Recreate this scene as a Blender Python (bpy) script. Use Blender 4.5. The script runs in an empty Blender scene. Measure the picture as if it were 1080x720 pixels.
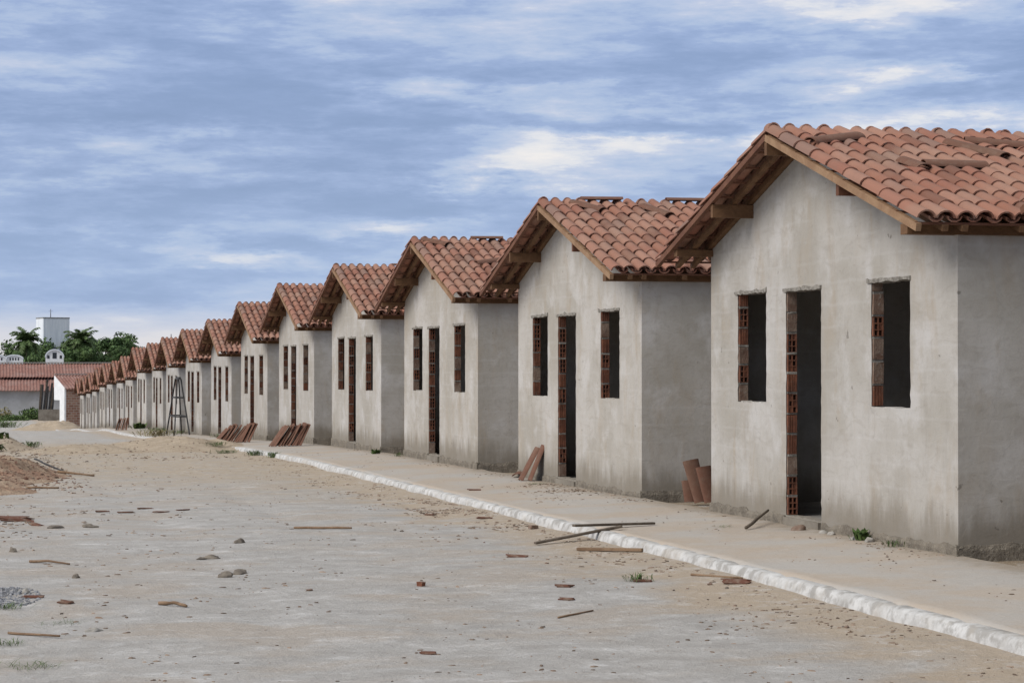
import bpy, bmesh, math, random
from mathutils import Vector, Matrix, noise
from mathutils.geometry import delaunay_2d_cdt
R = math.radians
PI = math.pi
rnd = random.Random(7)
S = bpy.context.scene
COL = S.collection

# ------------------------------------------------------------------ materials
class NT:
    """small helper for building node trees"""
    def __init__(self, name, world=None):
        if world is not None:
            self.t = world.node_tree
        else:
            self.m = bpy.data.materials.new(name); self.m.use_nodes = True
            self.t = self.m.node_tree
        self.t.nodes.clear()
    def n(self, typ, props=None, **ins):
        nd = self.t.nodes.new(typ)
        for k, v in (props or {}).items(): setattr(nd, k, v)
        for k, v in ins.items():
            self.set(nd, k, v)
        return nd
    def set(self, nd, k, v):
        key = int(k[1:]) if k[0] == 'i' and k[1:].isdigit() else k.replace('_', ' ')
        sock = nd.inputs[key]
        if isinstance(v, bpy.types.NodeSocket): self.t.links.new(v, sock)
        elif isinstance(v, bpy.types.Node): self.t.links.new(v.outputs[0], sock)
        elif isinstance(v, (tuple, list)) and len(v) == 3 and sock.type == 'RGBA': sock.default_value = (*v, 1)
        else: sock.default_value = v
    def math(self, op, a, b=0.0, c=0.0, clamp=False):
        return self.n('ShaderNodeMath', dict(operation=op, use_clamp=clamp), i0=a, i1=b, i2=c).outputs[0]
    def vmath(self, op, a, b=(0, 0, 0)):
        return self.n('ShaderNodeVectorMath', dict(operation=op), i0=a, i1=b).outputs[0]
    def noise(self, vec, scale, detail=4, rough=.55, dist=0.0):
        return self.n('ShaderNodeTexNoise', None, Vector=vec, Scale=scale, Detail=detail, Roughness=rough, Distortion=dist).outputs[0]
    def ramp(self, fac, stops, interp='LINEAR'):
        nd = self.n('ShaderNodeValToRGB', None, Fac=fac)
        cr = nd.color_ramp; cr.interpolation = interp
        while len(cr.elements) < len(stops): cr.elements.new(.5)
        for e, (p, c) in zip(cr.elements, stops):
            e.position = p
            e.color = (c, c, c, 1) if isinstance(c, (int, float)) else (*c, 1)
        return nd.outputs[0]
    def mix(self, fac, a, b, blend='MIX'):
        nd = self.n('ShaderNodeMix', dict(data_type='RGBA', blend_type=blend))
        self.set(nd, 'i0', fac)
        for idx, v in ((6, a), (7, b)):
            s = nd.inputs[idx]
            if isinstance(v, bpy.types.NodeSocket): self.t.links.new(v, s)
            else: s.default_value = (*v, 1)
        return nd.outputs[2]
    def smooth(self, v, lo, hi):
        nd = self.n('ShaderNodeMapRange', dict(interpolation_type='SMOOTHSTEP'), Value=v)
        nd.inputs[1].default_value = lo; nd.inputs[2].default_value = hi
        return nd.outputs[0]
    def finish(self, color, rough=.9, bump=None, bstr=.3, bdist=.02, spec=.25, **kw):
        b = self.n('ShaderNodeBsdfPrincipled', None, Roughness=rough)
        self.set(b, 'Base_Color', color)
        b.inputs['Specular IOR Level'].default_value = spec
        for k, v in kw.items(): self.set(b, k, v)
        if bump is not None:
            bp = self.n('ShaderNodeBump', None, Height=bump, Strength=bstr, Distance=bdist)
            self.t.links.new(bp.outputs[0], b.inputs['Normal'])
        o = self.n('ShaderNodeOutputMaterial')
        self.t.links.new(b.outputs[0], o.inputs[0])
        return self.m

def objvec(t, per_object=True):
    tc = t.n('ShaderNodeTexCoord').outputs['Object']
    if not per_object: return tc
    r = t.n('ShaderNodeObjectInfo').outputs['Random']
    off = t.math('MULTIPLY', r, 137.0)
    return t.vmath('ADD', tc, t.n('ShaderNodeCombineXYZ', None, X=off, Y=off, Z=0.0).outputs[0])

def sep(t, v):
    s = t.n('ShaderNodeSeparateXYZ', None, Vector=v)
    return s.outputs[0], s.outputs[1], s.outputs[2]

def m_plaster():
    t = NT('cement_plaster')
    raw = t.n('ShaderNodeTexCoord').outputs['Object']
    v = objvec(t)
    x, y, z = sep(t, raw)
    big = t.noise(v, .8, 5, .6)
    mid = t.noise(t.vmath('MULTIPLY', v, (1, 1, .35)), 3.2, 6, .65, .4)
    fine = t.noise(v, 26, 4, .7)
    streak = t.noise(t.vmath('MULTIPLY', v, (1, 1, .2)), 7, 5, .65)
    base = t.mix(t.smooth(big, .36, .66), (.36, .342, .312), (.455, .442, .425))
    base = t.mix(t.math('MULTIPLY', t.smooth(mid, .48, .72), .5), base, (.36, .305, .24))
    base = t.mix(t.math('MULTIPLY', t.smooth(streak, .5, .74), .22), base, (.25, .23, .205))
    pale = t.noise(t.vmath('ADD', v, (31, 7, 3)), 1.7, 5, .6)
    base = t.mix(t.math('MULTIPLY', t.smooth(pale, .5, .68), .65), base, (.52, .515, .515))
    trow = t.noise(t.vmath('MULTIPLY', v, (1, .55, 1.6)), 5.5, 5, .6, 1.2)
    base = t.mix(t.math('MULTIPLY', t.smooth(trow, .5, .68), .28), base, (.30, .275, .245))
    vor = t.n('ShaderNodeTexVoronoi', dict(feature='DISTANCE_TO_EDGE'), Vector=t.vmath('ADD', v, t.n('ShaderNodeCombineXYZ', None, X=0.0, Y=t.math('MULTIPLY', mid, .5), Z=t.math('MULTIPLY', trow, .4)).outputs[0]), Scale=.8)
    crack = t.math('MULTIPLY', t.smooth(vor.outputs[0], .006, .001), t.smooth(big, .5, .62))
    base = t.mix(t.math('MULTIPLY', crack, .22), base, (.14, .125, .11))
    orr = t.n('ShaderNodeObjectInfo').outputs['Random']
    base = t.mix(1.0, base, t.ramp(orr, [(0, (.9, .89, .88)), (.35, (1.0, .975, .94)), (.7, (.95, .95, .96)), (1, (1.05, 1.03, 1.0))]), 'MULTIPLY')
    # faint ghost of the brick courses under the render
    course = t.math('PINGPONG', t.math('ADD', t.math('MULTIPLY', z, 5.0), t.math('MULTIPLY', mid, .35)), .5)
    cm = t.math('MULTIPLY', t.smooth(course, .38, .5), t.smooth(t.noise(v, 1.3, 3), .4, .62))
    base = t.mix(t.math('MULTIPLY', cm, .15), base, (.54, .53, .52))
    # splash-back dirt with a ragged top above the ground
    dz = t.math('ADD', z, t.math('MULTIPLY', t.noise(t.vmath('MULTIPLY', v, (1, 1, .25)), 4.5, 4, .65), -.62))
    base = t.mix(t.math('MULTIPLY', t.smooth(dz, .14, -.2), .75), base, (.19, .165, .13))
    # small chips and pits
    chips = t.noise(v, 9, 2, .5)
    base = t.mix(t.math('MULTIPLY', t.smooth(chips, .74, .77), .6), base, (.13, .115, .1))
    base = t.mix(t.math('MULTIPLY', t.smooth(fine, .5, .75), .16), base, (.18, .17, .155))
    h = t.math('ADD', t.math('MULTIPLY', fine, .25), t.math('ADD', t.math('MULTIPLY', mid, .6), t.math('MULTIPLY', trow, .4)))
    return t.finish(base, .93, h, .5, .016, .15)

def m_simple(name, a, b, scale=6, rough=.85, bstr=.3, bdist=.01, stretch=(1, 1, 1), c=None, spec=.2, per_object=True, island=0.0):
    t = NT(name)
    v = t.vmath('MULTIPLY', objvec(t, per_object), stretch)
    n1 = t.noise(v, scale, 5, .62, .2); n2 = t.noise(v, scale * 5, 4, .65)
    col = t.mix(t.smooth(n1, .33, .68), a, b)
    if c: col = t.mix(t.math('MULTIPLY', t.smooth(n2, .55, .72), .6), col, c)
    if island:
        r = t.n('ShaderNodeNewGeometry').outputs['Random Per Island']
        f = t.math('ADD', t.math('MULTIPLY', r, 2 * island), 1 - island)
        col = t.mix(1.0, col, t.n('ShaderNodeCombineColor', None, Red=f, Green=f, Blue=f).outputs[0], 'MULTIPLY')
    return t.finish(col, rough, t.math('ADD', n1, n2), bstr, bdist, spec)

def m_clay(name, dk=1.0, dust=.5):
    t = NT(name)
    v = objvec(t)
    r = t.n('ShaderNodeNewGeometry').outputs['Random Per Island']
    n1 = t.noise(v, 5, 5, .6); n2 = t.noise(v, 40, 4, .7); n3 = t.noise(v, 1.1, 3, .5)
    col = t.ramp(r, [(0, (.15, .073, .052)), (.15, (.255, .114, .076)), (.4, (.29, .14, .097)), (.62, (.24, .102, .07)), (.8, (.32, .168, .12)), (.93, (.265, .15, .112)), (1, (.19, .12, .097))])
    col = t.mix(t.math('MULTIPLY', t.smooth(n1, .45, .75), .5), col, (.205, .12, .088))
    col = t.mix(t.math('MULTIPLY', t.smooth(n3, .45, .7), .45), col, (.31, .20, .148))
    col = t.mix(t.math('MULTIPLY', t.smooth(n2, .58, .75), .4), col, (.2, .11, .085))
    if dk != 1.0:
        col = t.mix(1.0, col, (dk, dk * .95, dk * .9), 'MULTIPLY')
        col = t.mix(t.math('MULTIPLY', t.smooth(t.noise(v, 14, 5, .7), .45, .65), dust), col, (.27, .22, .17))
    return t.finish(col, .85, n2, .25, .005, .25)

def m_wood(name, a, b, c):
    t = NT(name)
    v = objvec(t)
    n1 = t.noise(v, 4, 5, .6, 1.0); n2 = t.noise(t.vmath('MULTIPLY', v, (.25, 1, 1)), 45, 4, .6, 1.5)
    col = t.mix(t.smooth(n1, .35, .65), a, b)
    col = t.mix(t.math('MULTIPLY', t.smooth(n2, .5, .7), .55), col, c)
    return t.finish(col, .8, n2, .3, .004, .25)

def m_ground():
    t = NT('packed_ground')
    v = t.n('ShaderNodeTexCoord').outputs['Object']
    x, y, z = sep(t, v)
    flat = t.vmath('MULTIPLY', v, (1, 1, 0))
    st = t.vmath('MULTIPLY', v, (.75, 1.15, 0))
    n1 = t.noise(st, .75, 7, .62, .5)
    n2 = t.noise(t.vmath('ADD', st, (9, 4, 0)), 2.3, 8, .7, .3)
    nk = t.noise(t.vmath('ADD', flat, (5, 1, 0)), 4.2, 7, .7, .6)
    n3 = t.noise(flat, 7.5, 6, .7)
    n4 = t.noise(flat, 38, 5, .75)
    n5 = t.noise(t.vmath('ADD', flat, (3, 17, 0)), .32, 4, .55)
    grey = t.mix(t.smooth(n2, .35, .68), (.345, .328, .308), (.435, .42, .402))
    col = t.mix(t.math('MULTIPLY', t.smooth(n1, .45, .62), .75), grey, (.38, .33, .28))
    # sand washed against the kerb
    kx = t.math('ADD', x, t.math('MULTIPLY', t.math('SUBTRACT', n1, .5), 2.4))
    kerbsand = t.smooth(kx, 4.5, 5.4)
    col = t.mix(t.math('MULTIPLY', kerbsand, .85), col, (.40, .325, .245))
    # ground beside and behind the houses: bare tan earth
    col = t.mix(t.smooth(x, 7.3, 7.8), col, (.27, .215, .155))
    # sandy further along, towards the heaps, then pale hardpack beyond
    far = t.math('MULTIPLY', t.smooth(t.math('ADD', y, t.math('MULTIPLY', n5, 16)), 33, 46), t.smooth(y, 75, 62))
    col = t.mix(t.math('MULTIPLY', far, t.smooth(n2, .25, .6)), col, (.395, .325, .245))
    # dried cement slurry
    col = t.mix(t.math('MULTIPLY', t.smooth(n3, .56, .72), .45), col, (.58, .565, .55))
    pale = t.math('MULTIPLY', t.smooth(n2, .57, .66), t.smooth(n3, .38, .6))
    col = t.mix(t.math('MULTIPLY', pale, .5), col, (.62, .61, .6))
    col = t.mix(t.math('MULTIPLY', t.smooth(nk, .53, .66), .32), col, (.58, .575, .57))
    col = t.mix(t.math('MULTIPLY', t.smooth(nk, .46, .34), .36), col, (.30, .28, .262))
    # trodden dirt specks
    col = t.mix(t.math('MULTIPLY', t.smooth(n4, .57, .72), .45), col, (.24, .21, .18))
    n6 = t.noise(flat, 14, 4, .7)
    col = t.mix(t.math('MULTIPLY', t.math('MULTIPLY', t.smooth(n6, .56, .68), t.smooth(n2, .5, .6)), .6), col, (.25, .205, .165))
    h = t.math('ADD', t.math('MULTIPLY', n3, .8), t.math('MULTIPLY', n4, .35))
    h = t.math('ADD', h, n2)
    return t.finish(col, .95, h, .8, .045, .15)

def m_sidewalk():
    t = NT('sandy_sidewalk')
    v = t.n('ShaderNodeTexCoord').outputs['Object']
    x, y, z = sep(t, v)
    n1 = t.noise(v, .9, 6, .62, .3); n2 = t.noise(v, 5, 6, .68); n3 = t.noise(v, 34, 4, .7)
    col = t.mix(t.smooth(n1, .38, .62), (.405, .345, .285), (.40, .375, .345))
    col = t.mix(t.math('MULTIPLY', t.smooth(n2, .5, .7), .5), col, (.45, .41, .36))
    col = t.mix(t.math('MULTIPLY', t.smooth(n3, .55, .72), .45), col, (.27, .22, .165))
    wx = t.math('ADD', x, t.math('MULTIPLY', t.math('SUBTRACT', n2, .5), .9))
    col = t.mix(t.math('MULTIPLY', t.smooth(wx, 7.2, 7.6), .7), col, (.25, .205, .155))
    return t.finish(col, .95, t.math('ADD', n2, t.math('MULTIPLY', n3, .4)), .5, .02, .15)

def m_kerb():
    t = NT('whitewashed_kerb')
    v = t.n('ShaderNodeTexCoord').outputs['Object']
    n1 = t.noise(t.vmath('MULTIPLY', v, (1, 1, 2)), 3.5, 6, .68, .5); n2 = t.noise(v, 8, 5, .62); n3 = t.noise(v, .9, 3)
    col = t.mix(t.smooth(n2, .35, .65), (.56, .555, .545), (.44, .435, .425))
    col = t.mix(t.math('MULTIPLY', t.smooth(n1, .42, .68), .8), col, (.37, .36, .345))
    col = t.mix(t.math('MULTIPLY', t.smooth(t.math('ADD', n2, t.math('MULTIPLY', n3, .25)), .62, .76), .6), col, (.24, .225, .205))
    dn = t.noise(t.vmath('ADD', v, (4, 9, 2)), 2.2, 5, .65)
    col = t.mix(t.math('MULTIPLY', t.smooth(dn, .5, .66), .5), col, (.36, .32, .27))
    return t.finish(col, .9, t.math('ADD', n1, n2), .25, .012, .2)

M = {}
M['plaster'] = m_plaster()
M['plinth'] = m_simple('dirty_plinth_concrete', (.15, .13, .105), (.24, .21, .17), 7, .95, .8, .03, c=(.3, .27, .23))
M['mortar'] = m_simple('rough_mortar', (.33, .31, .28), (.46, .44, .41), 14, .95, .7, .015, c=(.22, .2, .18))
M['joint'] = m_simple('jamb_joint_mortar', (.17, .155, .135), (.30, .28, .25), 20, .95, .6, .01)
M['brick'] = m_simple('hollow_clay_brick', (.12, .052, .034), (.215, .088, .052), 9, .92, .4, .006, c=(.24, .195, .155))
M['brickdirty'] = m_simple('mortar_smeared_brick', (.15, .09, .065), (.24, .18, .14), 7, .9, .6, .012, c=(.36, .33, .29))
M['clay'] = m_clay('clay_roof_tile')
M['claydark'] = m_clay('weathered_clay_tile', .52)
M['claymid'] = m_clay('dusty_clay_tile', .5, .15)
M['wood'] = m_wood('sawn_timber', (.115, .06, .03), (.17, .093, .048), (.065, .034, .018))
M['woodpale'] = m_wood('pale_fascia_timber', (.24, .14, .08), (.31, .195, .115), (.15, .088, .05))
M['woodred'] = m_wood('reddish_timber', (.12, .052, .032), (.165, .076, .045), (.07, .032, .02))
M['woodgrey'] = m_wood('weathered_timber', (.085, .066, .05), (.15, .122, .095), (.045, .036, .028))
M['wooddark'] = m_wood('dark_weathered_timber', (.035, .035, .038), (.07, .068, .068), (.02, .02, .02))
M['floor'] = m_simple('concrete_floor', (.2, .19, .175), (.28, .265, .245), 4, .95)
M['ground'] = m_ground()
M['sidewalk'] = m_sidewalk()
M['kerb'] = m_kerb()
M['sand'] = m_simple('loose_sand', (.35, .28, .205), (.43, .355, .27), 3, .97, .9, .05, c=(.27, .2, .135), per_object=False)
M['reddirt'] = m_simple('reddish_rubble_soil', (.26, .155, .105), (.37, .28, .20), 2.2, .97, 1.0, .08, c=(.2, .11, .075), per_object=False)
M['stone'] = m_simple('stone', (.11, .095, .082), (.22, .19, .155), 9, .92, .6, .01)
M['palestone'] = m_simple('pale_mortar_lump', (.24, .225, .2), (.36, .34, .31), 9, .95, .6, .01)
M['gravel'] = m_simple('grey_gravel', (.17, .175, .19), (.30, .305, .32), 25, .9, .5, .01, island=.35)
M['crumb'] = m_simple('ground_crumbs', (.15, .105, .075), (.23, .18, .14), 2.5, .95, .4, .005, island=.55)
M['stick'] = m_wood('dry_stick', (.16, .1, .06), (.24, .16, .1), (.09, .06, .035))
M['weed'] = m_simple('green_weed_leaf', (.055, .095, .028), (.10, .14, .045), 8, .7, .1, .002, island=.4)
M['dryweed'] = m_simple('dry_weed_leaf', (.16, .15, .06), (.24, .2, .1), 8, .8, .1, .002, island=.4)
M['leafdark'] = m_simple('mango_tree_foliage', (.05, .092, .032), (.10, .155, .055), .45, .6, .1, .01, island=.45)
M['leafmid'] = m_simple('broadleaf_foliage', (.055, .10, .034), (.105, .16, .055), .4, .6, .1, .01, island=.45)
M['palm'] = m_simple('palm_frond', (.06, .10, .034), (.11, .155, .06), .8, .55, .1, .01, island=.4)
M['bark'] = m_simple('grey_bark', (.12, .095, .07), (.19, .155, .12), 4, .9, .8, .03)
M['whitewash'] = m_simple('whitewashed_wall', (.66, .67, .68), (.78, .79, .8), 2.2, .9, .3, .01, c=(.5, .5, .5))
M['tower'] = m_simple('painted_tank_wall', (.60, .64, .69), (.74, .77, .81), 1.6, .85, .2, .01, stretch=(1, 1, .12), c=(.5, .52, .54))
M['stain'] = m_simple('mildew_stain', (.14, .14, .13), (.3, .3, .29), 3, .95, .2, .01)
M['farwall'] = m_simple('grey_rendered_wall', (.38, .38, .37), (.47, .47, .47), .8, .95, .2, .01, c=(.33, .33, .32))
M['lowwall'] = m_simple('mossy_concrete_wall', (.16, .14, .115), (.25, .225, .19), 2, .95, .5, .02)
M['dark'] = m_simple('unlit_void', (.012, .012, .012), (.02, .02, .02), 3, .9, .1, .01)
M['glass'] = m_simple('dark_window_glass', (.02, .025, .03), (.03, .035, .04), 3, .2, .05, .01, spec=.5)
M['metal'] = m_simple('dark_metal', (.05, .05, .055), (.08, .08, .085), 5, .5, .1, .01, spec=.5)
M['hill'] = m_simple('scrubland', (.06, .08, .04), (.12, .11, .07), .05, .95, .3, .1)

def m_rawbrick():
    t = NT('bare_brickwork')
    v = objvec(t)
    x, y, z = sep(t, v)
    uv = t.n('ShaderNodeCombineXYZ', None, X=t.math('ADD', x, y), Y=z, Z=0.0).outputs[0]
    b = t.n('ShaderNodeTexBrick', None, Vector=uv, Scale=1.0, Mortar_Size=.018, Brick_Width=.42, Row_Height=.2, Color1=(.2, .1, .07), Color2=(.30, .175, .125), Mortar=(.36, .32, .28))
    n = t.noise(v, 3, 5, .6)
    col = t.mix(t.math('MULTIPLY', t.smooth(n, .45, .7), .5), b.outputs[0], (.33, .27, .22))
    return t.finish(col, .95, b.outputs[1], -.4, .01, .15)
M['rawbrick'] = m_rawbrick()

# ------------------------------------------------------------------ mesh builder
class MB:
    def __init__(self): self.v = []; self.f = []; self.mi = []; self.sm = []; self.sharp = set()
    def add(self, vs, fs, mi=0, smooth=False):
        o = len(self.v); self.v += [tuple(p) for p in vs]
        for f in fs: self.f.append(tuple(i + o for i in f)); self.mi.append(mi); self.sm.append(smooth)
        return o
    def box(self, x0, x1, y0, y1, z0, z1, mi=0, jit=0.0):
        vs = [(x, y, z) for x in (x0, x1) for y in (y0, y1) for z in (z0, z1)]
        if jit: vs = [tuple(c + rnd.uniform(-jit, jit) for c in p) for p in vs]
        self.add(vs, [(0, 1, 3, 2), (4, 6, 7, 5), (0, 4, 5, 1), (2, 3, 7, 6), (0, 2, 6, 4), (1, 5, 7, 3)], mi)
    def bar(self, a, b, w, h, up=(0, 0, 1), mi=0):
        a = Vector(a); b = Vector(b); d = (b - a).normalized(); up = Vector(up)
        s = d.cross(up).normalized(); u = s.cross(d).normalized()
        vs = [p + s * (i * w / 2) + u * (j * h / 2) for p in (a, b) for i in (-1, 1) for j in (-1, 1)]
        self.add(vs, [(0, 1, 3, 2), (4, 6, 7, 5), (0, 4, 5, 1), (2, 3, 7, 6), (0, 2, 6, 4), (1, 5, 7, 3)], mi)
    def tube(self, pts, rads, seg=8, mi=0):
        rings = []; pts = [Vector(p) for p in pts]
        for i, p in enumerate(pts):
            d = (pts[min(i + 1, len(pts) - 1)] - pts[max(i - 1, 0)]).normalized()
            s = d.cross(Vector((.31, .22, .93) if abs(d.z) < .9 else (1, .1, 0))).normalized(); u = s.cross(d)
            rings.append([p + (s * math.cos(2 * PI * k / seg) + u * math.sin(2 * PI * k / seg)) * rads[i] for k in range(seg)])
        vs = [q for r in rings for q in r]; fs = []
        for i in range(len(pts) - 1):
            for k in range(seg):
                fs.append((i * seg + k, i * seg + (k + 1) % seg, (i + 1) * seg + (k + 1) % seg, (i + 1) * seg + k))
        fs.append(tuple(range(seg))[::-1]); fs.append(tuple((len(pts) - 1) * seg + k for k in range(seg)))
        self.add(vs, fs, mi, True)
    def build(self, name, mats, parent=None, recalc=True, loc=None, rot=None):
        me = bpy.data.meshes.new(name)
        me.from_pydata(self.v, [], self.f)
        if not isinstance(mats, (list, tuple)): mats = [mats]
        for m in mats: me.materials.append(m)
        me.polygons.foreach_set('material_index', self.mi)
        me.polygons.foreach_set('use_smooth', self.sm)
        if recalc:
            bm = bmesh.new(); bm.from_mesh(me); bmesh.ops.recalc_face_normals(bm, faces=bm.faces); bm.to_mesh(me); bm.free()
        me.update()
        o = bpy.data.objects.new(name, me); COL.objects.link(o)
        if parent: o.parent = parent
        if loc: o.location = loc
        if rot: o.rotation_euler = rot
        return o

def tag(o, label=None, cat=None, group=None, kind=None):
    if label: o['label'] = label
    if cat: o['category'] = cat
    if group: o['group'] = group
    if kind or label: o['kind'] = kind or 'thing'
    return o
def empty(name, loc=(0, 0, 0), rz=0.0):
    o = bpy.data.objects.new(name, None); COL.objects.link(o); o.location = loc; o.rotation_euler = (0, 0, rz); o.empty_display_size = .3
    return o
def copy_tree(o, parent=None):
    c = o.copy(); COL.objects.link(c)
    if parent: c.parent = parent
    for ch in list(o.children): copy_tree(ch, c)
    return c
def place(o, loc, rz=0.0): o.location = loc; o.rotation_euler = (0, 0, rz); return o

# ------------------------------------------------------------------ lie of the land
HZ = [0, -.05, -.07, -.14, -.23, -.44, -.75, -.93, -1.11, -1.245, -1.36, -1.74, -1.95, -2.085, -2.33, -2.7, -2.93, -3.155]   # house floor datum
Y0, STEP, FX = 15.59, 8.31, 7.57
KN = [(-60, 0), (12, 0), (18.5, -.01), (28, -.07), (39, -.13), (48, -.27), (57, -.48), (61.4, -.6), (69.5, -.78), (78, -.95)] + \
     [(Y0 + STEP * i + 2.9, HZ[i]) for i in range(8, 18)] + [(176, -3.25), (3000, -3.3)]
def prof(Y):
    for (a, za), (b, zb) in zip(KN, KN[1:]):
        if Y <= b: return za + (zb - za) * max(0, Y - a) / (b - a)
    return KN[-1][1]
def sprof(Y): return sum(prof(Y + d) for d in (-2, -1, 0, 1, 2)) / 5 if Y > 14 else prof(Y)
KX = 5.79
def road_z(X, Y):
    z = sprof(Y) - .168
    n = noise.noise(Vector((X * .35, Y * .35, 0))) * .03 + noise.noise(Vector((X * 1.3, Y * 1.3, 4))) * .014 + noise.noise(Vector((X * 4.1, Y * 4.1, 9))) * .006
    if X > 5.1 and X < KX + .05: n += .03 * (X - 5.1) / .66
    for cx in (1.9, 3.5):
        u = (X - cx - .25 * noise.noise(Vector((Y * .07, cx, 0)))) / .17
        n -= .022 * math.exp(-u * u) * (.55 + .6 * noise.noise(Vector((Y * .3, cx, 5))))
    return z + n
def walk_z(X, Y): return sprof(Y) - .058 + .055 * max(0, min(1, (X - KX) / 1.7))

def grid_obj(name, xs, ys, zf, mat, smooth=True):
    vs = [(x, y, zf(x, y)) for y in ys for x in xs]; nx = len(xs); fs = []
    for j in range(len(ys) - 1):
        for i in range(nx - 1):
            fs.append((j * nx + i, j * nx + i + 1, (j + 1) * nx + i + 1, (j + 1) * nx + i))
    b = MB(); b.add(vs, fs, 0, smooth)
    return b.build(name, mat, recalc=False)

xs = [-1500, -700, -300, -120, -60, -30, -16, -9, -5, -3, -2] + [-1.5 + .12 * i for i in range(63)] + [6.2, 7, 7.6, 8.5, 11, 16, 25, 40, 70, 140, 300, 700, 1500]
ys = [-1500, -400, -100, -30, -8, 0, 4, 7, 8.5]
y = 9.5
while y < 60: ys.append(y); y *= 1.008
while y < 200: ys.append(y); y *= 1.03
ys += [215, 240, 280, 340, 450, 700, 1200, 2500]
def ground_z(X, Y):
    z = road_z(X, Y)
    if X > KX + .06: z = min(z, sprof(Y) - .168) if X < 7.5 else sprof(Y) - .06 + noise.noise(Vector((X * .8, Y * .8, 2))) * .03
    return z
tag(grid_obj('ground', xs, ys, ground_z, M['ground']), kind='structure')

# pavement in front of the houses
ysw = [-20, 0, 6, 9]
y = 10.0
while y < 66: ysw.append(y); y += .35 if y < 35 else .8
while y < 172: ysw.append(y); y += 2.0
xw = [KX + .055, KX + .10, 6.0, 6.2, 6.5, 6.8, 7.1, 7.35, 7.6]
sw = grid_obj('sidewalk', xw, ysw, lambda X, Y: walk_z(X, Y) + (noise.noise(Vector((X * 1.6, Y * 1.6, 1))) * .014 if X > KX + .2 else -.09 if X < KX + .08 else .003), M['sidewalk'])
tag(sw, kind='structure')

# whitewashed kerb: rough profile swept along the street
def kerb(name, ya, yb, stp):
    b = MB(); rows = []; Y = ya
    while Y <= yb:
        s = sprof(Y)
        def j(k, a): return noise.noise(Vector((k * 3.1, Y * 1.9, k))) * a * .5 + noise.noise(Vector((k * 5.1, Y * 5, k))) * a * .3
        zt = s - .058
        seam = .012 if (Y % 1.0) < stp else 0
        rows.append([(KX - .045 + j(1, .02), Y, s - .28), (KX - .03 + j(2, .016) + seam, Y, zt - .075 + j(3, .014)), (KX - .012 + j(4, .014) + seam, Y, zt - .016 + j(5, .01) - seam),
                     (KX + .012 + j(6, .01), Y, zt + j(7, .007) - seam), (KX + .10 + j(8, .006), Y, zt + .002 + j(9, .006) - seam), (KX + .125 + j(10, .01), Y, zt - .012), (KX + .125, Y, zt - .2)])
        Y += stp
    vs = [p for r in rows for p in r]; m = 7
    fs = [(i * m + k, i * m + k + 1, (i + 1) * m + k + 1, (i + 1) * m + k) for i in range(len(rows) - 1) for k in range(m - 1)]
    b.add(vs, fs, 0, True); b.f.append(tuple(range(m))); b.mi.append(0); b.sm.append(False)
    o = b.build(name, M['kerb']); tag(o, kind='structure'); return o
kerb('kerb', 9.0, 168, .125)

# ------------------------------------------------------------------ roof tiles
def arc_tile(b, origin, d, n, length, hw0, hw1, hh, up=True, seg=7, th=.013, mi=0):
    """half-round tile; d runs down the slope, n off the slope; the wide end is at the bottom of a cover"""
    s = d.cross(n).normalized(); vs = []; sg = 1 if up else -1
    for (t, hw) in ((0, hw0), (1, hw1)):
        for k in range(seg + 1):
            a = PI * k / seg
            vs.append(origin + d * (length * t) + s * (hw * math.cos(a)) + n * (sg * hh * math.sin(a)))
        for k in range(seg + 1):
            a = PI * k / seg
            vs.append(origin + d * (length * t) + s * ((hw - th) * math.cos(a)) + n * (sg * (hh - th) * math.sin(a)))
    m = seg + 1
    o = b.add(vs, [], 0)
    def F(*ix, sm=True): b.f.append(tuple(o + i for i in ix)); b.mi.append(mi); b.sm.append(sm)
    for k in range(seg):
        F(k, k + 1, 2 * m + k + 1, 2 * m + k)
        F(m + k + 1, m + k, 3 * m + k, 3 * m + k + 1)
        F(2 * m + k, 2 * m + k + 1, 3 * m + k + 1, 3 * m + k, sm=False)
        F(k + 1, k, m + k, m + k + 1, sm=False)
    F(0, 2 * m, 3 * m, m, sm=False); F(seg, m + seg, 3 * m + seg, 2 * m + seg, sm=False)

def sharpen(o):
    me = o.data
    at = me.attributes.get('sharp_edge') or me.attributes.new('sharp_edge', 'BOOLEAN', 'EDGE')
    bm = bmesh.new(); bm.from_mesh(me)
    vals = [len(e.link_faces) < 2 or any(not f.smooth for f in e.link_faces) or e.calc_face_angle(0) > 1.0 for e in bm.edges]
    bm.free(); at.data.foreach_set('value', vals)

HWID, RIDGE, PITCH, OVH, DEPTH, WT = 5.87, 3.1, .315, .46, 7.4, .11
EN, EF = .23, .55            # side overhangs of the near and the far eave
ZR = 3.66                    # height of the tile bed at the ridge
def bed(yv): return ZR - PITCH * abs(yv - RIDGE)

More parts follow.
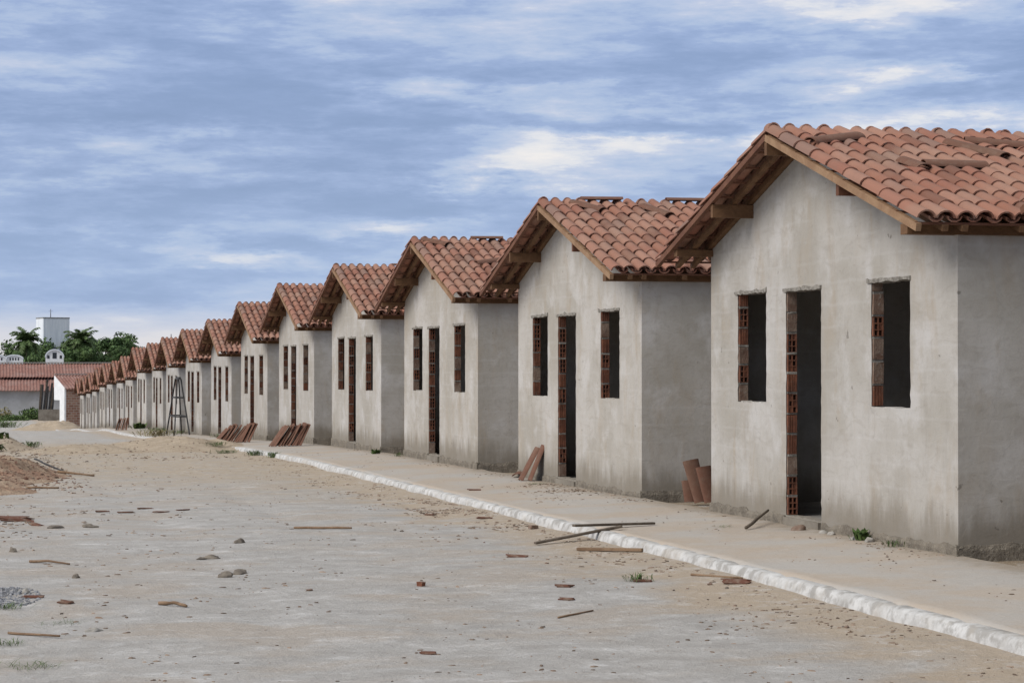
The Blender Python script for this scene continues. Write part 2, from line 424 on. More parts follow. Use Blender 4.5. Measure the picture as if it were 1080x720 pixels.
def build_roof(seed, parent):
    r = random.Random(seed)
    b = MB(); cp = 1 / math.hypot(1, PITCH)
    for side in (-1, 1):
        run = RIDGE + EN if side < 0 else HWID + EF - RIDGE
        L = run / cp; d = Vector((0, side * cp, -PITCH * cp)); n = Vector((0, side * PITCH * cp, cp))
        rows = 9; ex = (L - .03) / rows
        ncol = int((DEPTH + OVH + .25) / .168)
        for c in range(ncol):
            x = -OVH + .085 + c * .168
            wob = r.uniform(-.006, .006)
            for k in range(rows):
                # pan, then the cover that straddles it
                t0 = k * ex - .055
                tilt = (d + n * .035).normalized()
                base = Vector((x + .084 + r.uniform(-.004, .004), RIDGE, ZR)) + d * (t0 + r.uniform(-.008, .008)) + n * (.052)
                tl = (d - n * .03).normalized(); nn = tl.cross(Vector((1, 0, 0)) if side > 0 else Vector((-1, 0, 0)))
                if nn.z < 0: nn = -nn
                arc_tile(b, base + n * .016, tl, nn, ex + .05, .078, .066, .05, up=False, seg=5)
            for k in range(rows):
                t0 = k * ex - .045 + (r.uniform(-.03, .02) if k == 0 else r.uniform(-.012, .012))
                lift = r.uniform(0, .006)
                yaw = r.uniform(-.02, .02)
                tl = (d + n * .03 + Vector((yaw, 0, 0))).normalized()
                nn = tl.cross(Vector((1, 0, 0)))
                if nn.z < 0: nn = -nn
                o = Vector((x + wob + r.uniform(-.005, .005), RIDGE, ZR)) + d * t0 + n * (.026 + lift)
                arc_tile(b, o, tl, nn, ex + .055, .062, .081, .066, up=True, seg=7)
    o = b.build('roof', M['clay'], parent, recalc=False)
    sharpen(o)
    return o

def build_house(seed):
    r = random.Random(seed * 31 + 5)
    root = empty('house')
    # --- walls: rendered brickwork with three rough openings in the street gable
    ops0 = [(.89, 1.69, 1.15, 2.245), (2.83, 3.71, .07, 2.235), (4.24, 5.05, 1.14, 2.25)]
    ops = ops0; verts = []; edges = []
    def loop(pts):
        o = len(verts); verts.extend(Vector(p) for p in pts)
        edges.extend((o + i, o + (i + 1) % len(pts)) for i in range(len(pts)))
    def seg(a, b, step, jit):
        n = max(1, int(math.hypot(b[0] - a[0], b[1] - a[1]) / step)); out = []
        for i in range(n):
            t = i / n; j = jit if i else 0
            out.append((a[0] + (b[0] - a[0]) * t + r.uniform(-j, j), a[1] + (b[1] - a[1]) * t + r.uniform(-j, j)))
        return out
    zt = lambda yv: bed(yv) - .066
    P = [(0, -.35), (HWID, -.35), (HWID, zt(HWID)), (RIDGE, zt(RIDGE)), (0, zt(0))]
    loop(sum((seg(P[i], P[(i + 1) % 5], .8, 0) for i in range(5)), []))
    for (a, c, z0, z1) in ops:
        q = [(a, z0), (c, z0), (c, z1), (a, z1)]
        loop(sum((seg(q[i], q[(i + 1) % 4], .055, .011 if i != 2 else .02) for i in range(4)), []))
    res = delaunay_2d_cdt(verts, edges, [], 1, 1e-5)
    vv, ff = res[0], res[2]
    def inside(cx, cz): return any(a + .012 < cx < c - .012 and z0 + .012 < cz < z1 - .012 for a, c, z0, z1 in ops)
    tris = []
    for f in ff:
        cx = sum(vv[i].x for i in f) / 3; cz = sum(vv[i].y for i in f) / 3
        # drop a triangle only when all its corners belong to the rim of one opening
        hole = False
        for (a, c, z0, z1) in ops:
            if all(a - .03 < vv[i].x < c + .03 and z0 - .04 < vv[i].y < z1 + .04 for i in f) and inside(cx, cz): hole = True
            elif all(a - .03 < vv[i].x < c + .03 and z0 - .04 < vv[i].y < z1 + .04 for i in f) and a < cx < c and z0 < cz < z1: hole = True
        if not hole: tris.append(tuple(f))
    b = MB(); nv = len(vv)
    V = [(0, p.x, p.y) for p in vv] + [(WT, p.x + (.075 if any(abs(p.x - c) < .03 and z0 - .03 < p.y < z1 + .03 for a, c, z0, z1 in ops) else 0), p.y) for p in vv]
    F = [f for f in tris] + [tuple(i + nv for i in f[::-1]) for f in tris]
    cnt = {}
    for f in tris:
        for i in range(3):
            e = (f[i], f[(i + 1) % 3]); cnt[e] = 1
    for (i, k) in list(cnt):
        if (k, i) not in cnt: F.append((i, i + nv, k + nv, k))
    b.add(V, F)
    zs_ = zt(0); zf_ = zt(HWID)
    b.box(WT, DEPTH, 0, WT, -.35, zs_); b.box(WT, DEPTH, HWID - WT, HWID, -.35, zf_)
    # rear gable and an inner cross wall
    for (xa, xb, ya, yb) in ((DEPTH - WT, DEPTH, WT, HWID - WT), (3.1, 3.2, WT, HWID - WT)):
        pr = [(ya, -.35), (yb, -.35), (yb, zt(yb)), (RIDGE, zt(RIDGE)), (ya, zt(ya))]
        b.add([(xa, p[0], p[1]) for p in pr] + [(xb, p[0], p[1]) for p in pr], [(0, 1, 2, 3, 4), (9, 8, 7, 6, 5)] + [(i, i + 5, (i + 1) % 5 + 5, (i + 1) % 5) for i in range(5)])
    wall = b.build('wall', M['plaster'], root)
    # --- bare plinth under the render
    b = MB(); zz = []
    def strip(p0, p1, nrm):
        n = int((Vector(p1) - Vector(p0)).length / .07); p0 = Vector(p0); p1 = Vector(p1); nr = Vector(nrm); rows = []
        for i in range(n + 1):
            p = p0.lerp(p1, i / n); k = noise.noise(Vector((p.x * 2.1 + seed * 7, p.y * 2.1, 3)))
            h = (.06 if nrm[0] else .085) + .035 * k + r.uniform(-.012, .012); o = .004 + r.uniform(0, .008)
            rows.append([p + nr * (.022 + r.uniform(0, .012)) + Vector((0, 0, -.4)), p + nr * (o + .012) + Vector((0, 0, h * .45)), p + nr * o + Vector((0, 0, h)), p - nr * .02 + Vector((0, 0, h + .004))])
        vs = [q for w in rows for q in w]
        b.add(vs, [(i * 4 + k, i * 4 + k + 1, i * 4 + k + 5, i * 4 + k + 4) for i in range(n) for k in range(3)])
    strip((0, 2.8, 0), (0, -.025, 0), (-1, 0, 0)); strip((0, HWID, 0), (0, 3.73, 0), (-1, 0, 0)); strip((-.025, 0, 0), (DEPTH, 0, 0), (0, -1, 0))
    b.build('plinth', M['plinth'], wall)
    # --- openings: brick jamb showing in the reveal and a rough mortar lintel
    for oi, (a, c, z0, z1) in enumerate(ops):
        b = MB(); z = z0 + .005; kinds = []
        first = True
        while z < z1 - .06:
            h = min(.172 + r.uniform(-.012, .012), z1 - .012 - z)
            proud = .016 + r.uniform(0, .012); yf = c - proud; yb = c + .064
            x0 = .008 + r.uniform(0, .006); x1 = WT - .004
            kd = r.random()
            if z1 - (z + h) < .09: h = z1 + .004 - z
            if h < .1: kd = .99
            if kd < .48:       # end of a hollow brick: square cells
                ncx, ncz = 2, 3
                wx = (x1 - x0); gx = [0, .12, .45, .55, .88, 1]; gz = [0]; 
                for q in range(ncz): gz += [(q + .1) / ncz, (q + .9) / ncz]
                gz.append(1)
                X = [x0 + wx * g for g in gx]; Z = [z + h * g for g in gz]
                for i in range(len(X) - 1):
                    for k in range(len(Z) - 1):
                        hole = i in (1, 3) and k % 2 == 1
                        if not hole: b.add([(X[i], yf, Z[k]), (X[i + 1], yf, Z[k]), (X[i + 1], yf, Z[k + 1]), (X[i], yf, Z[k + 1])], [(0, 1, 2, 3)], 0)
                        else:
                            y2 = c + .07
                            if r.random() < .16: y2 = yf + .008   # cell clogged with mortar
                            q = [(X[i], Z[k]), (X[i + 1], Z[k]), (X[i + 1], Z[k + 1]), (X[i], Z[k + 1])]
                            b.add([(u, yf, w) for u, w in q] + [(u, y2, w) for u, w in q], [(0, 1, 5, 4), (1, 2, 6, 5), (2, 3, 7, 6), (3, 0, 4, 7), (4, 5, 6, 7)], 0)
                b.add([(x0, yf, z), (x1, yf, z), (x1, yb, z), (x0, yb, z), (x0, yf, z + h), (x1, yf, z + h), (x1, yb, z + h), (x0, yb, z + h)], [(0, 1, 2, 3), (4, 7, 6, 5), (0, 3, 7, 4), (1, 5, 6, 2)], 0)
            elif kd < .83:     # long face with ribs
                n = 4; w = (x1 - x0) / n
                for q in range(n):
                    b.box(x0 + q * w + .003, x0 + (q + 1) * w - .003, yf, yb, z, z + h, 0, .0015)
                b.box(x0, x1, yf + .007, yb, z + .001, z + h - .001, 0)
            else:
                b.box(x0, x1, yf + .004, yb, z, z + h, 2, .004)
            z += h
            if z < z1 - .03:
                b.box(x0 + .001, x1 - .001, c - .013 - r.uniform(0, .008), c + .064, z + .001, z + .023, 1, .005)
                z += .024
        b.build('brick_jamb', [M['brick'], M['joint'], M['brickdirty']], wall, recalc=True)
        b = MB()       # ragged mortar over the opening
        n = 16; rows = []
        for i in range(n + 1):
            yv = a - .015 + (c - a + .09) * i / n
            t = .004 + .035 * max(0, noise.noise(Vector((yv * 7, seed, oi * 3)))) + r.uniform(0, .009)
            rows.append([(-.006 - r.uniform(0, .012), yv, z1 - .012 - r.uniform(0, .016)), (-.009 - r.uniform(0, .01), yv, z1 + t), (.05, yv, z1 + t + .005), (WT - .01, yv, z1 - .02 - r.uniform(0, .008))])
        b.add([q for w in rows for q in w], [(i * 4 + k, i * 4 + (k + 1) % 4, (i + 1) * 4 + (k + 1) % 4, (i + 1) * 4 + k) for i in range(n) for k in range(4)] + [(0, 1, 2, 3), (n * 4, n * 4 + 3, n * 4 + 2, n * 4 + 1)])
        b.build('lintel', M['joint'], wall)
    # --- floor slab and door step
    b = MB(); b.box(WT, DEPTH - WT, WT, HWID - WT, -.3, .055); b.build('floor_slab', M['floor'], root)
    b = MB(); b.box(-.03, WT + .001, 2.84, 3.72, -.3, .05, 0, .006); b.build('doorstep', M['lowwall'], root)
    # --- roof
    roof = build_roof(seed, root)
    u = 1 / math.hypot(1, PITCH)
    for (yp, hgt, w) in ((RIDGE, .12, .06), (1.5, .125, .06), (4.62, .13, .06), (.035, .085, .13), (HWID - .02, .07, .10)):
        xo = -OVH + .02 + (0 if yp in (RIDGE,) else r.uniform(-.01, .05))
        top = bed(yp) - .066
        if yp == RIDGE: top -= .012
        b = MB(); b.box(xo, DEPTH + .2, yp - w / 2, yp + w / 2, top - hgt, top)
        b.build('purlin', M['wood'] if yp != 1.5 else M['woodred'], roof)
    def rafter(x, side, name, mat, w=.05, h=.05, dz=-.040):
        ye = -EN + .03 if side < 0 else HWID + EF - .03
        b = MB(); b.bar((x, RIDGE + side * .002, ZR + dz), (x, ye, bed(ye) + dz), w, h)
        b.build(name, mat, roof)
    rafter(-OVH + .032, -1, 'barge_rafter', M['woodpale'], .045, .062, -.036); rafter(-OVH + .032, 1, 'barge_rafter', M['woodred'], .045, .055, -.034)
    for x in (-.2, -.03):
        rafter(x, -1, 'rafter', M['wood']); rafter(x, 1, 'rafter', M['wood'])
    for k in range(1, 8): rafter(-.03 + k * .5, -1, 'rafter', M['wood'])
    for k in range(1, 4): rafter(-.03 + k * .5, 1, 'rafter', M['wood'])
    b = MB()
    for side in (-1, 1):
        run = RIDGE + EN if side < 0 else HWID + EF - RIDGE
        for k in range(10):
            yy = RIDGE + side * (run * (k + .06) / 9.25)
            b.box(-OVH + .012, DEPTH + .22, yy - .022, yy + .022, bed(yy) - .022, bed(yy) - .004)
    b.build('roof_lathing', M['woodred'], roof)
    return root

protos = [build_house(k) for k in (1, 2, 3)]
POS = ['nearest grey house at right edge of photo with loose tiles strewn over its roof',
       'second grey house from the camera with two tiles propped left of its door',
       'third grey house from the camera with bare doorway and two narrow windows',
       'fourth grey house from the camera behind the pavement before the tile stacks',
       'fifth grey house from the camera with large stack of tiles before its wall',
       'sixth grey house from the camera right behind a pair of leaning tile stacks',
       'seventh grey house from the camera just left of the paired tile stacks',
       'eighth grey house from the camera standing right of the black trestle',
       'ninth grey house from the camera standing directly behind the black trestle',
       'tenth grey house from the camera just left of the black trestle',
       'eleventh grey house from the camera behind the green weeds at its foot',
       'twelfth grey house from the camera left of the weedy pavement edge',
       'thirteenth grey house from the camera right of the distant brown tile stack',
       'fourteenth grey house from the camera behind the distant brown tile stack',
       'fifteenth grey house from the camera just left of the distant tile stack',
       'third last grey house before the row ends at bare brick wall',
       'last but one grey house near the far end of the row',
       'last and farthest grey house beside the bare brick building']
GR = 'unfinished grey houses in one long row along the street'
rv = random.Random(3)
for i in range(18):
    o = protos[i] if i < 3 else copy_tree(protos[(i * 2 + (i // 3)) % 3])
    place(o, (FX + (rv.uniform(-.05, .05) if i > 1 else 0), Y0 + STEP * i, HZ[i]))
    tag(o, 'small ' + POS[i] if len(POS[i].split()) < 15 else POS[i], 'house', GR)

o = copy_tree(protos[1]); place(o, (FX, Y0 - STEP, 0)); tag(o, 'grey house outside the right edge of which only an eave tip shows', 'house', GR)

# ------------------------------------------------------------------ single tiles lying on the roofs and leaning in stacks
def tile_mesh(name, L, w0, w1, hh):
    b = MB(); arc_tile(b, Vector((0, 0, 0)), Vector((0, 0, 1)), Vector((-1, 0, 0)), L, w0, w1, hh, True, 9, .014)
    o = b.build(name, M['clay'], recalc=True); sharpen(o); return o
tile0 = tile_mesh('roof_tile', .5, .078, .092, .07); tile0.data.materials[0] = M['claymid']     # stands on end, convex side towards -X
used = [False]
def tile_copy():
    if not used[0]: used[0] = True; return tile0
    c = tile0.copy(); COL.objects.link(c); return c
def lean_tile(x, y, z, lean, yaw, label, group, tw=0.0, sc=1.0):
    o = tile_copy(); o.location = (x, y, z); o.scale = (.6, 1.08, sc)
    o.rotation_euler = (Matrix.Rotation(yaw, 3, 'Z') @ Matrix.Rotation(lean, 3, 'Y') @ Matrix.Rotation(tw, 3, 'Z')).to_euler()
    tag(o, label, 'roof tile', group); return o
rt = random.Random(11)
def stack(x0, x1, y0, y1, n, lean, label, group, sc=1.0):
    for k in range(n):
        t = k / max(1, n - 1); x = x0 + (x1 - x0) * t; yy = y0 + (y1 - y0) * t + rt.uniform(-.03, .03)
        lean_tile(x, yy, walk_z(min(x, 7.5), yy) + .004, lean * (1.12 - .3 * t) + rt.uniform(-.08, .08), rt.uniform(-.3, .3), label, group, rt.uniform(-.1, .1), sc * rt.uniform(.95, 1.03))
lean_tile(7.30, 28.55, walk_z(7.3, 28.55) + .003, R(29), .05, 'outer of two clay tiles propped on wall left of second house door', 'pair of tiles propped on the second house', 0, 1.02)
lean_tile(7.40, 28.42, walk_z(7.4, 28.42) + .003, R(22), -.05, 'inner of two clay tiles propped on wall left of second house door', 'pair of tiles propped on the second house', 0, 1.04)
o = lean_tile(7.45, 29.35, walk_z(7.45, 29.3) + .02, R(86), 1.1, 'broken clay tile lying flat at foot of the propped pair', 'pair of tiles propped on the second house', 0, .7)
gl = 'clay tiles leaning in the gap beside the nearest house'
for (x, y, z, ln, yw, tw, sc, lb) in ((8.08, 23.25, -.06, R(18), R(125), R(-33), 1.0, 'tallest clay tile leaning in the gap left of the nearest house'), (8.17, 23.17, -.06, R(16), R(122), R(-24), .84, 'clay tile half hidden by the corner of the nearest house'), (7.99, 23.33, -.06, R(8), R(110), R(-25), .5, 'short clay tile standing left of the tallest one in the gap')):
    lean_tile(x, y, z, ln, yw, lb, gl, tw, sc)
stack(6.40, 7.02, 47.7, 47.5, 13, R(33), 'red clay tile in the large leaning stack before the fifth house', 'tiles in the large stack before the fifth house', 1.1)
stack(6.28, 6.80, 55.2, 54.9, 10, R(33), 'red clay tile in right stack of the pair before the sixth house', 'tiles in the right stack of the pair', 1.08)
stack(5.99, 6.32, 55.55, 55.45, 7, R(35), 'red clay tile in left stack of the pair before the sixth house', 'tiles in the left stack of the pair', 1.05)
stack(5.98, 6.4, 95.3, 95.1, 6, R(14), 'brown clay tile in the farthest stack on the pavement', 'tiles in the farthest stack', 1.1)

def roof_loose(i, xl, yl, rz, label, dn=.115, pitchrot=True, L=1.0, flip=False):
    """a loose tile resting on the covers of house i; xl into the house, yl along the street"""
    o = tile_copy(); sgn = -1 if yl < RIDGE else 1
    n = Vector((0, sgn * PITCH, 1)).normalized() if abs(yl - RIDGE) > .12 else Vector((0, 0, 1))
    dirv = Vector((math.cos(rz), math.sin(rz), 0)); dirv = (dirv - n * dirv.dot(n)).normalized()
    up = n if not flip else -n
    xax = -up; yax = dirv.cross(xax)
    m = Matrix((xax, yax, dirv)).transposed()
    o.rotation_euler = m.to_euler()
    o.location = Vector((FX + xl, Y0 + STEP * i + yl, HZ[i] + bed(yl))) + n * (dn - .025); o.scale = (.6, .95, L)
    tag(o, label, 'roof tile', 'loose tiles lying on the roofs'); return o
roof_loose(0, -0.30, 2.37, 0.51, 'loose clay tile near front edge of the nearest roof', .115, L=1.35)
roof_loose(0, 0.42, 1.55, -0.03, 'loose clay tile lying level at middle of the nearest roof', .115, L=1.16)
roof_loose(0, 0.27, 1.66, -1.34, 'short upturned loose tile touching the level one on nearest roof', .115, L=0.62)
roof_loose(0, 1.10, 2.50, -1.13, 'slanting loose clay tile just below ridge of the nearest roof', .115, L=1.32)
roof_loose(0, 1.32, 2.60, -0.33, 'loose clay tile behind the slanting one at photo edge', .115, L=1.23)
roof_loose(1, 0.13, 3.06, -0.14, 'loose clay tile lying along ridge of second roof near its front', .115, L=1.11)
roof_loose(1, -0.04, 2.90, -0.98, 'slanting loose tile below the ridge tile of the second roof', .115, L=1.04)
roof_loose(1, 0.88, 2.77, -1.17, 'slanting loose tile farther back on the second roof', .115, L=1.08)
roof_loose(1, 1.32, 3.10, -0.07, 'loose clay tile on ridge of second roof beside nearest eave', .115, L=1.08)
roof_loose(2, 0.56, 3.05, -0.18, 'loose clay tile lying along ridge of the third roof', .115, L=1.10)
roof_loose(2, 0.29, 1.48, 0.48, 'loose clay tile aslant on lower slope of the third roof', .115, L=1.13)
roof_loose(2, -0.30, 2.95, -0.79, 'lifted loose tile at front apex of the third roof', .115, L=0.99)
roof_loose(3, .8, 3.06, .02, 'loose clay tile on ridge of the fourth roof', .11)

# ------------------------------------------------------------------ heaps
HEAPS = []
def heap(name, cx, cy, rx, ry, h, mat, seed, label, cat, rough=.25):
    HEAPS.append((cx, cy, rx, ry, h, seed, rough))
    b = MB(); nr, na = 26, 56; vs = []; fs = []
    for i in range(nr + 1):
        for k in range(na):
            a = 2 * PI * k / na; q = i / nr
            e = 1 + .22 * noise.noise(Vector((math.cos(a) * 1.3 + seed, math.sin(a) * 1.3, seed)))
            X = cx + math.cos(a) * rx * q * e; Y = cy + math.sin(a) * ry * q * e
            base = max(road_z(X, Y), walk_z(X, Y) if 5.8 < X < 7.57 else -9)
            sh = (.5 + .5 * math.cos(PI * q)) 
            zz = base - .02 - .03 * q + h * sh * (1 + rough * noise.noise(Vector((X * 1.1, Y * .9, seed))) + rough * .6 * noise.noise(Vector((X * 3, Y * 2.6, seed)))) + .05 * (1 - q) * noise.noise(Vector((X * 7, Y * 7, seed)))
            vs.append((X, Y, zz))
    for i in range(nr):
        for k in range(na):
            fs.append((i * na + k, i * na + (k + 1) % na, (i + 1) * na + (k + 1) % na, (i + 1) * na + k))
    b.add(vs, fs, 0, True); o = b.build(name, mat, recalc=False); tag(o, label, cat); return o
heap('sand_heap', 4.65, 53.0, 2.5, 6.0, .35, M['sand'], 3, 'broad low heap of tan sand spilling over the white kerb', 'sand heap')
heap('sand_heap', 2.6, 51.5, 2.6, 5.5, .18, M['sand'], 13, 'very low spread of tan sand left of the main sand heap', 'sand heap')
heap('soil_mound', .2, 35.5, 1.6, 4.4, .27, M['reddirt'], 5, 'reddish brown soil mound mixed with rubble at left photo edge', 'soil mound', .8)
heap('soil_mound', .15, 58.0, 1.6, 8.0, .46, M['sand'], 8, 'weedy tan soil mound behind the reddish one at left edge', 'soil mound', .4)
heap('soil_mound', .2, 30.6, 1.0, 1.6, .13, M['reddirt'], 9, 'small low patch of brown soil before the reddish mound', 'soil mound', .4)
heap('soil_mound', 5.6, 168.0, 3.6, 6, .55, M['sand'], 21, 'far bank of tan soil before the leaning grey boards', 'soil mound', .4)

# ------------------------------------------------------------------ debris
def gz(x, y):
    z = walk_z(x, y) if x > KX + .1 else road_z(x, y); best = z
    for (cx, cy, rx, ry, h, sd, rg) in HEAPS:
        u, w = (x - cx) / rx, (y - cy) / ry
        if u * u + w * w > 1.7: continue
        l = math.hypot(u, w) or 1e-6
        q = l / (1 + .22 * noise.noise(Vector((u / l * 1.3 + sd, w / l * 1.3, sd))))
        if q < 1:
            sh = .5 + .5 * math.cos(PI * q)
            best = max(best, z - .02 - .03 * q + h * sh * (1 + rg * noise.noise(Vector((x * 1.1, y * .9, sd))) + rg * .6 * noise.noise(Vector((x * 3, y * 2.6, sd)))) + .05 * (1 - q) * noise.noise(Vector((x * 7, y * 7, sd))))
    return best
def rock(name, x, y, sx, sy, sz, mat, label, cat, group=None, seed=0, rz=None):
    b = MB(); bm = bmesh.new(); bmesh.ops.create_icosphere(bm, subdivisions=3, radius=1)
    bm.verts.ensure_lookup_table()
    for v in bm.verts:
        k = 1 + .5 * noise.noise(v.co * 1.2 + Vector((seed * 3.7, 0, 0))) + .12 * noise.noise(v.co * 3 + Vector((seed, 2, 0)))
        v.co *= k
        if v.co.z < -.5: v.co.z = -.5
    b.add([(v.co.x * sx, v.co.y * sy, v.co.z * sz) for v in bm.verts], [tuple(q.index for q in f.verts) for f in bm.faces], 0, True); bm.free()
    o = b.build(name, mat, loc=(x, y, gz(x, y) + sz * .12), rot=(0, 0, rz if rz is not None else rnd.uniform(0, 3)))
    return tag(o, label, cat, group)
def stick(name, pts, rad, mat, label, cat='stick', group=None, flat=False, lift=0.0):
    b = MB(); P = [Vector((x, y, gz(x, y) + rad * .8 + lift + dz)) for x, y, dz in pts]
    full = []
    for a, c in zip(P, P[1:]):
        for k in range(4):
            q = a.lerp(c, k / 4); full.append(q + Vector((rnd.uniform(-1, 1), rnd.uniform(-1, 1), rnd.uniform(0, .4))) * rad * .5)
    full.append(P[-1])
    b.tube(full, [rad * rnd.uniform(.8, 1.1) * (1 - .35 * i / len(full)) for i in range(len(full))], 7)
    return tag(b.build(name, mat), label, cat, group)
def board(name, a, c, w, h, mat, label, cat='board', group=None):
    b = MB(); A = Vector(a); C_ = Vector(c); b.bar(A, C_, w, h)
    o = b.build(name, mat)
    bev = o.modifiers.new('bevel', 'BEVEL'); bev.width = .004; bev.segments = 1
    return tag(o, label, cat, group)
def shard(x, y, w, l, rz, label, seed, tilt=.06, curved=True, cat='tile fragment', group='broken tile fragments on the ground'):
    r = random.Random(seed); b = MB(); n = 7; top = []; w *= .8; l *= .85 
    for k in range(n + 1):
        a = PI * (.18 + .64 * k / n)
        for s_ in (0, 1):
            e = (r.uniform(-.3, .3)) * l
            w *= 1; top.append((math.cos(a) * w * (.85 + r.uniform(-.2, .12)), ((s_ - .5) * l + e) * .8, (math.sin(a) - .55) * w * .55 if curved else r.uniform(0, .01)))
    vs = top + [(p[0] * .93, p[1], p[2] - .009) for p in top]; m = len(top); fs = []
    for k in range(n):
        a, c, d, e = 2 * k, 2 * k + 1, 2 * k + 3, 2 * k + 2
        fs += [(a, c, d, e), (a + m, e + m, d + m, c + m), (a, e, e + m, a + m), (c, c + m, d + m, d)]
    fs += [(0, m, 1 + m, 1), (2 * n, 2 * n + 1, 2 * n + 1 + m, 2 * n + m)]
    b.add(vs, fs, 0, False)
    o = b.build('tile_fragment', M['claydark'], loc=(x, y, gz(x, y) + .008), rot=(tilt, r.uniform(-.1, .1), rz))
    return tag(o, label, cat, group)

# planks across the kerb
board('plank', (5.12, 19.50, road_z(5.12, 19.5) + .022), (6.02, 19.66, walk_z(6.02, 19.66) + .03), .06, .022, M['woodgrey'], 'dark plank lying from the dirt road up onto the kerb', 'plank', 'planks across the kerb')
board('plank', (5.56, 19.72, walk_z(6.0, 19.7) + .042), (6.46, 20.0, walk_z(6.46, 20) + .016), .055, .022, M['woodgrey'], 'weathered plank resting on kerb top across the darker plank', 'plank', 'planks across the kerb')
board('plank', (5.30, 18.66, road_z(5.3, 18.66) + .018), (5.76, 18.16, road_z(5.76, 18.16) + .02), .05, .028, M['stick'], 'short brown plank on the road against the kerb', 'plank', 'planks across the kerb')
# flat red slab with its stick near the kerb
shard(5.60, 15.28, .12, .24, R(70), 'large red tile slab lying by the kerb in the foreground', 3, .03)
stick('stick', [(5.46, 15.95, 0), (5.72, 15.5, 0)], .011, M['stick'], 'thin stick ending under the red slab by the kerb', group='sticks on the road')
stick('stick', [(3.28, 22.5, 0), (3.75, 21.72, .01)], .016, M['stick'], 'long dry stick lying alone in the middle of the road', group='sticks on the road')
stick('stick', [(.2, 13.74, 0), (.5, 13.38, .01)], .009, M['stick'], 'pale straw stick at lower left beside the weeds', group='sticks on the road')
stick('stick', [(3.76, 13.72, 0), (4.1, 14.05, 0)], .008, M['stick'], 'thin twig on the road right of centre foreground', group='sticks on the road')
stick('stick', [(1.22, 14.9, 0), (1.32, 14.84, .01), (1.4, 14.72, 0)], .015, M['stick'], 'short thick reddish stick left of centre foreground', group='sticks on the road')
stick('stick', [(.45, 18.9, 0), (.6, 18.72, .012), (.78, 18.6, 0)], .013, M['stick'], 'crooked twig on the road above the gravel patch', group='sticks on the road')
stick('stick', [(1.3, 35.6, 0), (1.85, 35.1, 0)], .022, M['stick'], 'straight stick right of the reddish mound foot', group='sticks on the road')
stick('stick', [(.98, 37.6, .16), (1.15, 36.8, .1), (1.42, 35.6, .02)], .02, M['wooddark'], 'dark crooked branch lying down the reddish mound', 'branch')
stick('stick', [(.7, 31.5, 0), (1.15, 31.2, 0)], .018, M['stick'], 'stick before the reddish mound beside small tile bits', group='sticks on the road')
stick('stick', [(7.02, 18.9, 0), (7.5, 19.6, .10)], .02, M['woodgrey'], 'weathered stick leaning on the nearest house step', 'stick')
# tile fragments
shard(.42, 24.35, .2, .42, R(95), 'largest broken roof tile lying at left photo edge', 7, .08)
shard(.33, 24.9, .13, .5, R(80), 'long flat tile piece behind the largest broken tile', 8, .02)
shard(.63, 23.5, .1, .2, R(40), 'small curved tile piece right of the largest broken tile', 9, .2)
shard(.62, 15.2, .075, .12, R(60), 'rounded tile bit right of the gravel patch', 10, .15)
shard(.40, 15.7, .06, .16, R(90), 'brown tile plate lying on the gravel patch', 11, .02)
shard(2.55, 12.18, .05, .1, R(85), 'small tile chip in the centre foreground of road', 12, .04)
shard(4.31, 15.55, .065, .15, R(75), 'pale flat tile fragment in mid road near the kerb', 13, .02)
shard(4.10, 14.72, .05, .11, R(60), 'dark tile sliver below the pale flat fragment', 14, .02)
shard(5.47, 22.98, .07, .2, R(90), 'tile sliver beside the kerb before the second house', 15, .02)
shard(4.62, 18.25, .075, .2, R(70), 'cracked flat tile fragment left of the planks', 16, .05)
shard(5.05, 23.95, .06, .13, R(75), 'dark tile chip on road short of the kerb', 17, .02)
shard(6.25, 26.9, .06, .19, R(80), 'flat brown fragment on the pavement before second house', 18, .02)
shard(4.98, 15.72, .07, .15, R(80), 'curved brown fragment under the small grass clump', 19, .06)
for k, (x, y) in enumerate([(2.0, 26.32), (2.13, 25.49), (1.72, 25.59), (1.45, 25.7), (2.43, 25.8)]):
    shard(x, y, .055, .2, R(85 + 10 * k), 'flat dark tile bit in the scattered line across the mid road', 30 + k, .02, False, group='row of flat tile bits on the mid road')
b = MB(); b.box(-.045, .045, -.03, .03, 0, .045, 0, .004)
tag(b.build('brick_bit', M['brickdirty'], loc=(5.6, 21.4, gz(5.6, 21.4) - .004), rot=(0, .05, .4)), 'dark squarish brick bit on sand near the kerb', 'brick bit')
b = MB(); b.box(-.03, .03, -.022, .022, 0, .035, 0, .004)
tag(b.build('brick_bit', M['brick'], loc=(3.29, 15.95, gz(3.29, 15.95) - .004), rot=(0, .1, .9)), 'tiny red brick bit alone in the middle of the road', 'brick bit')
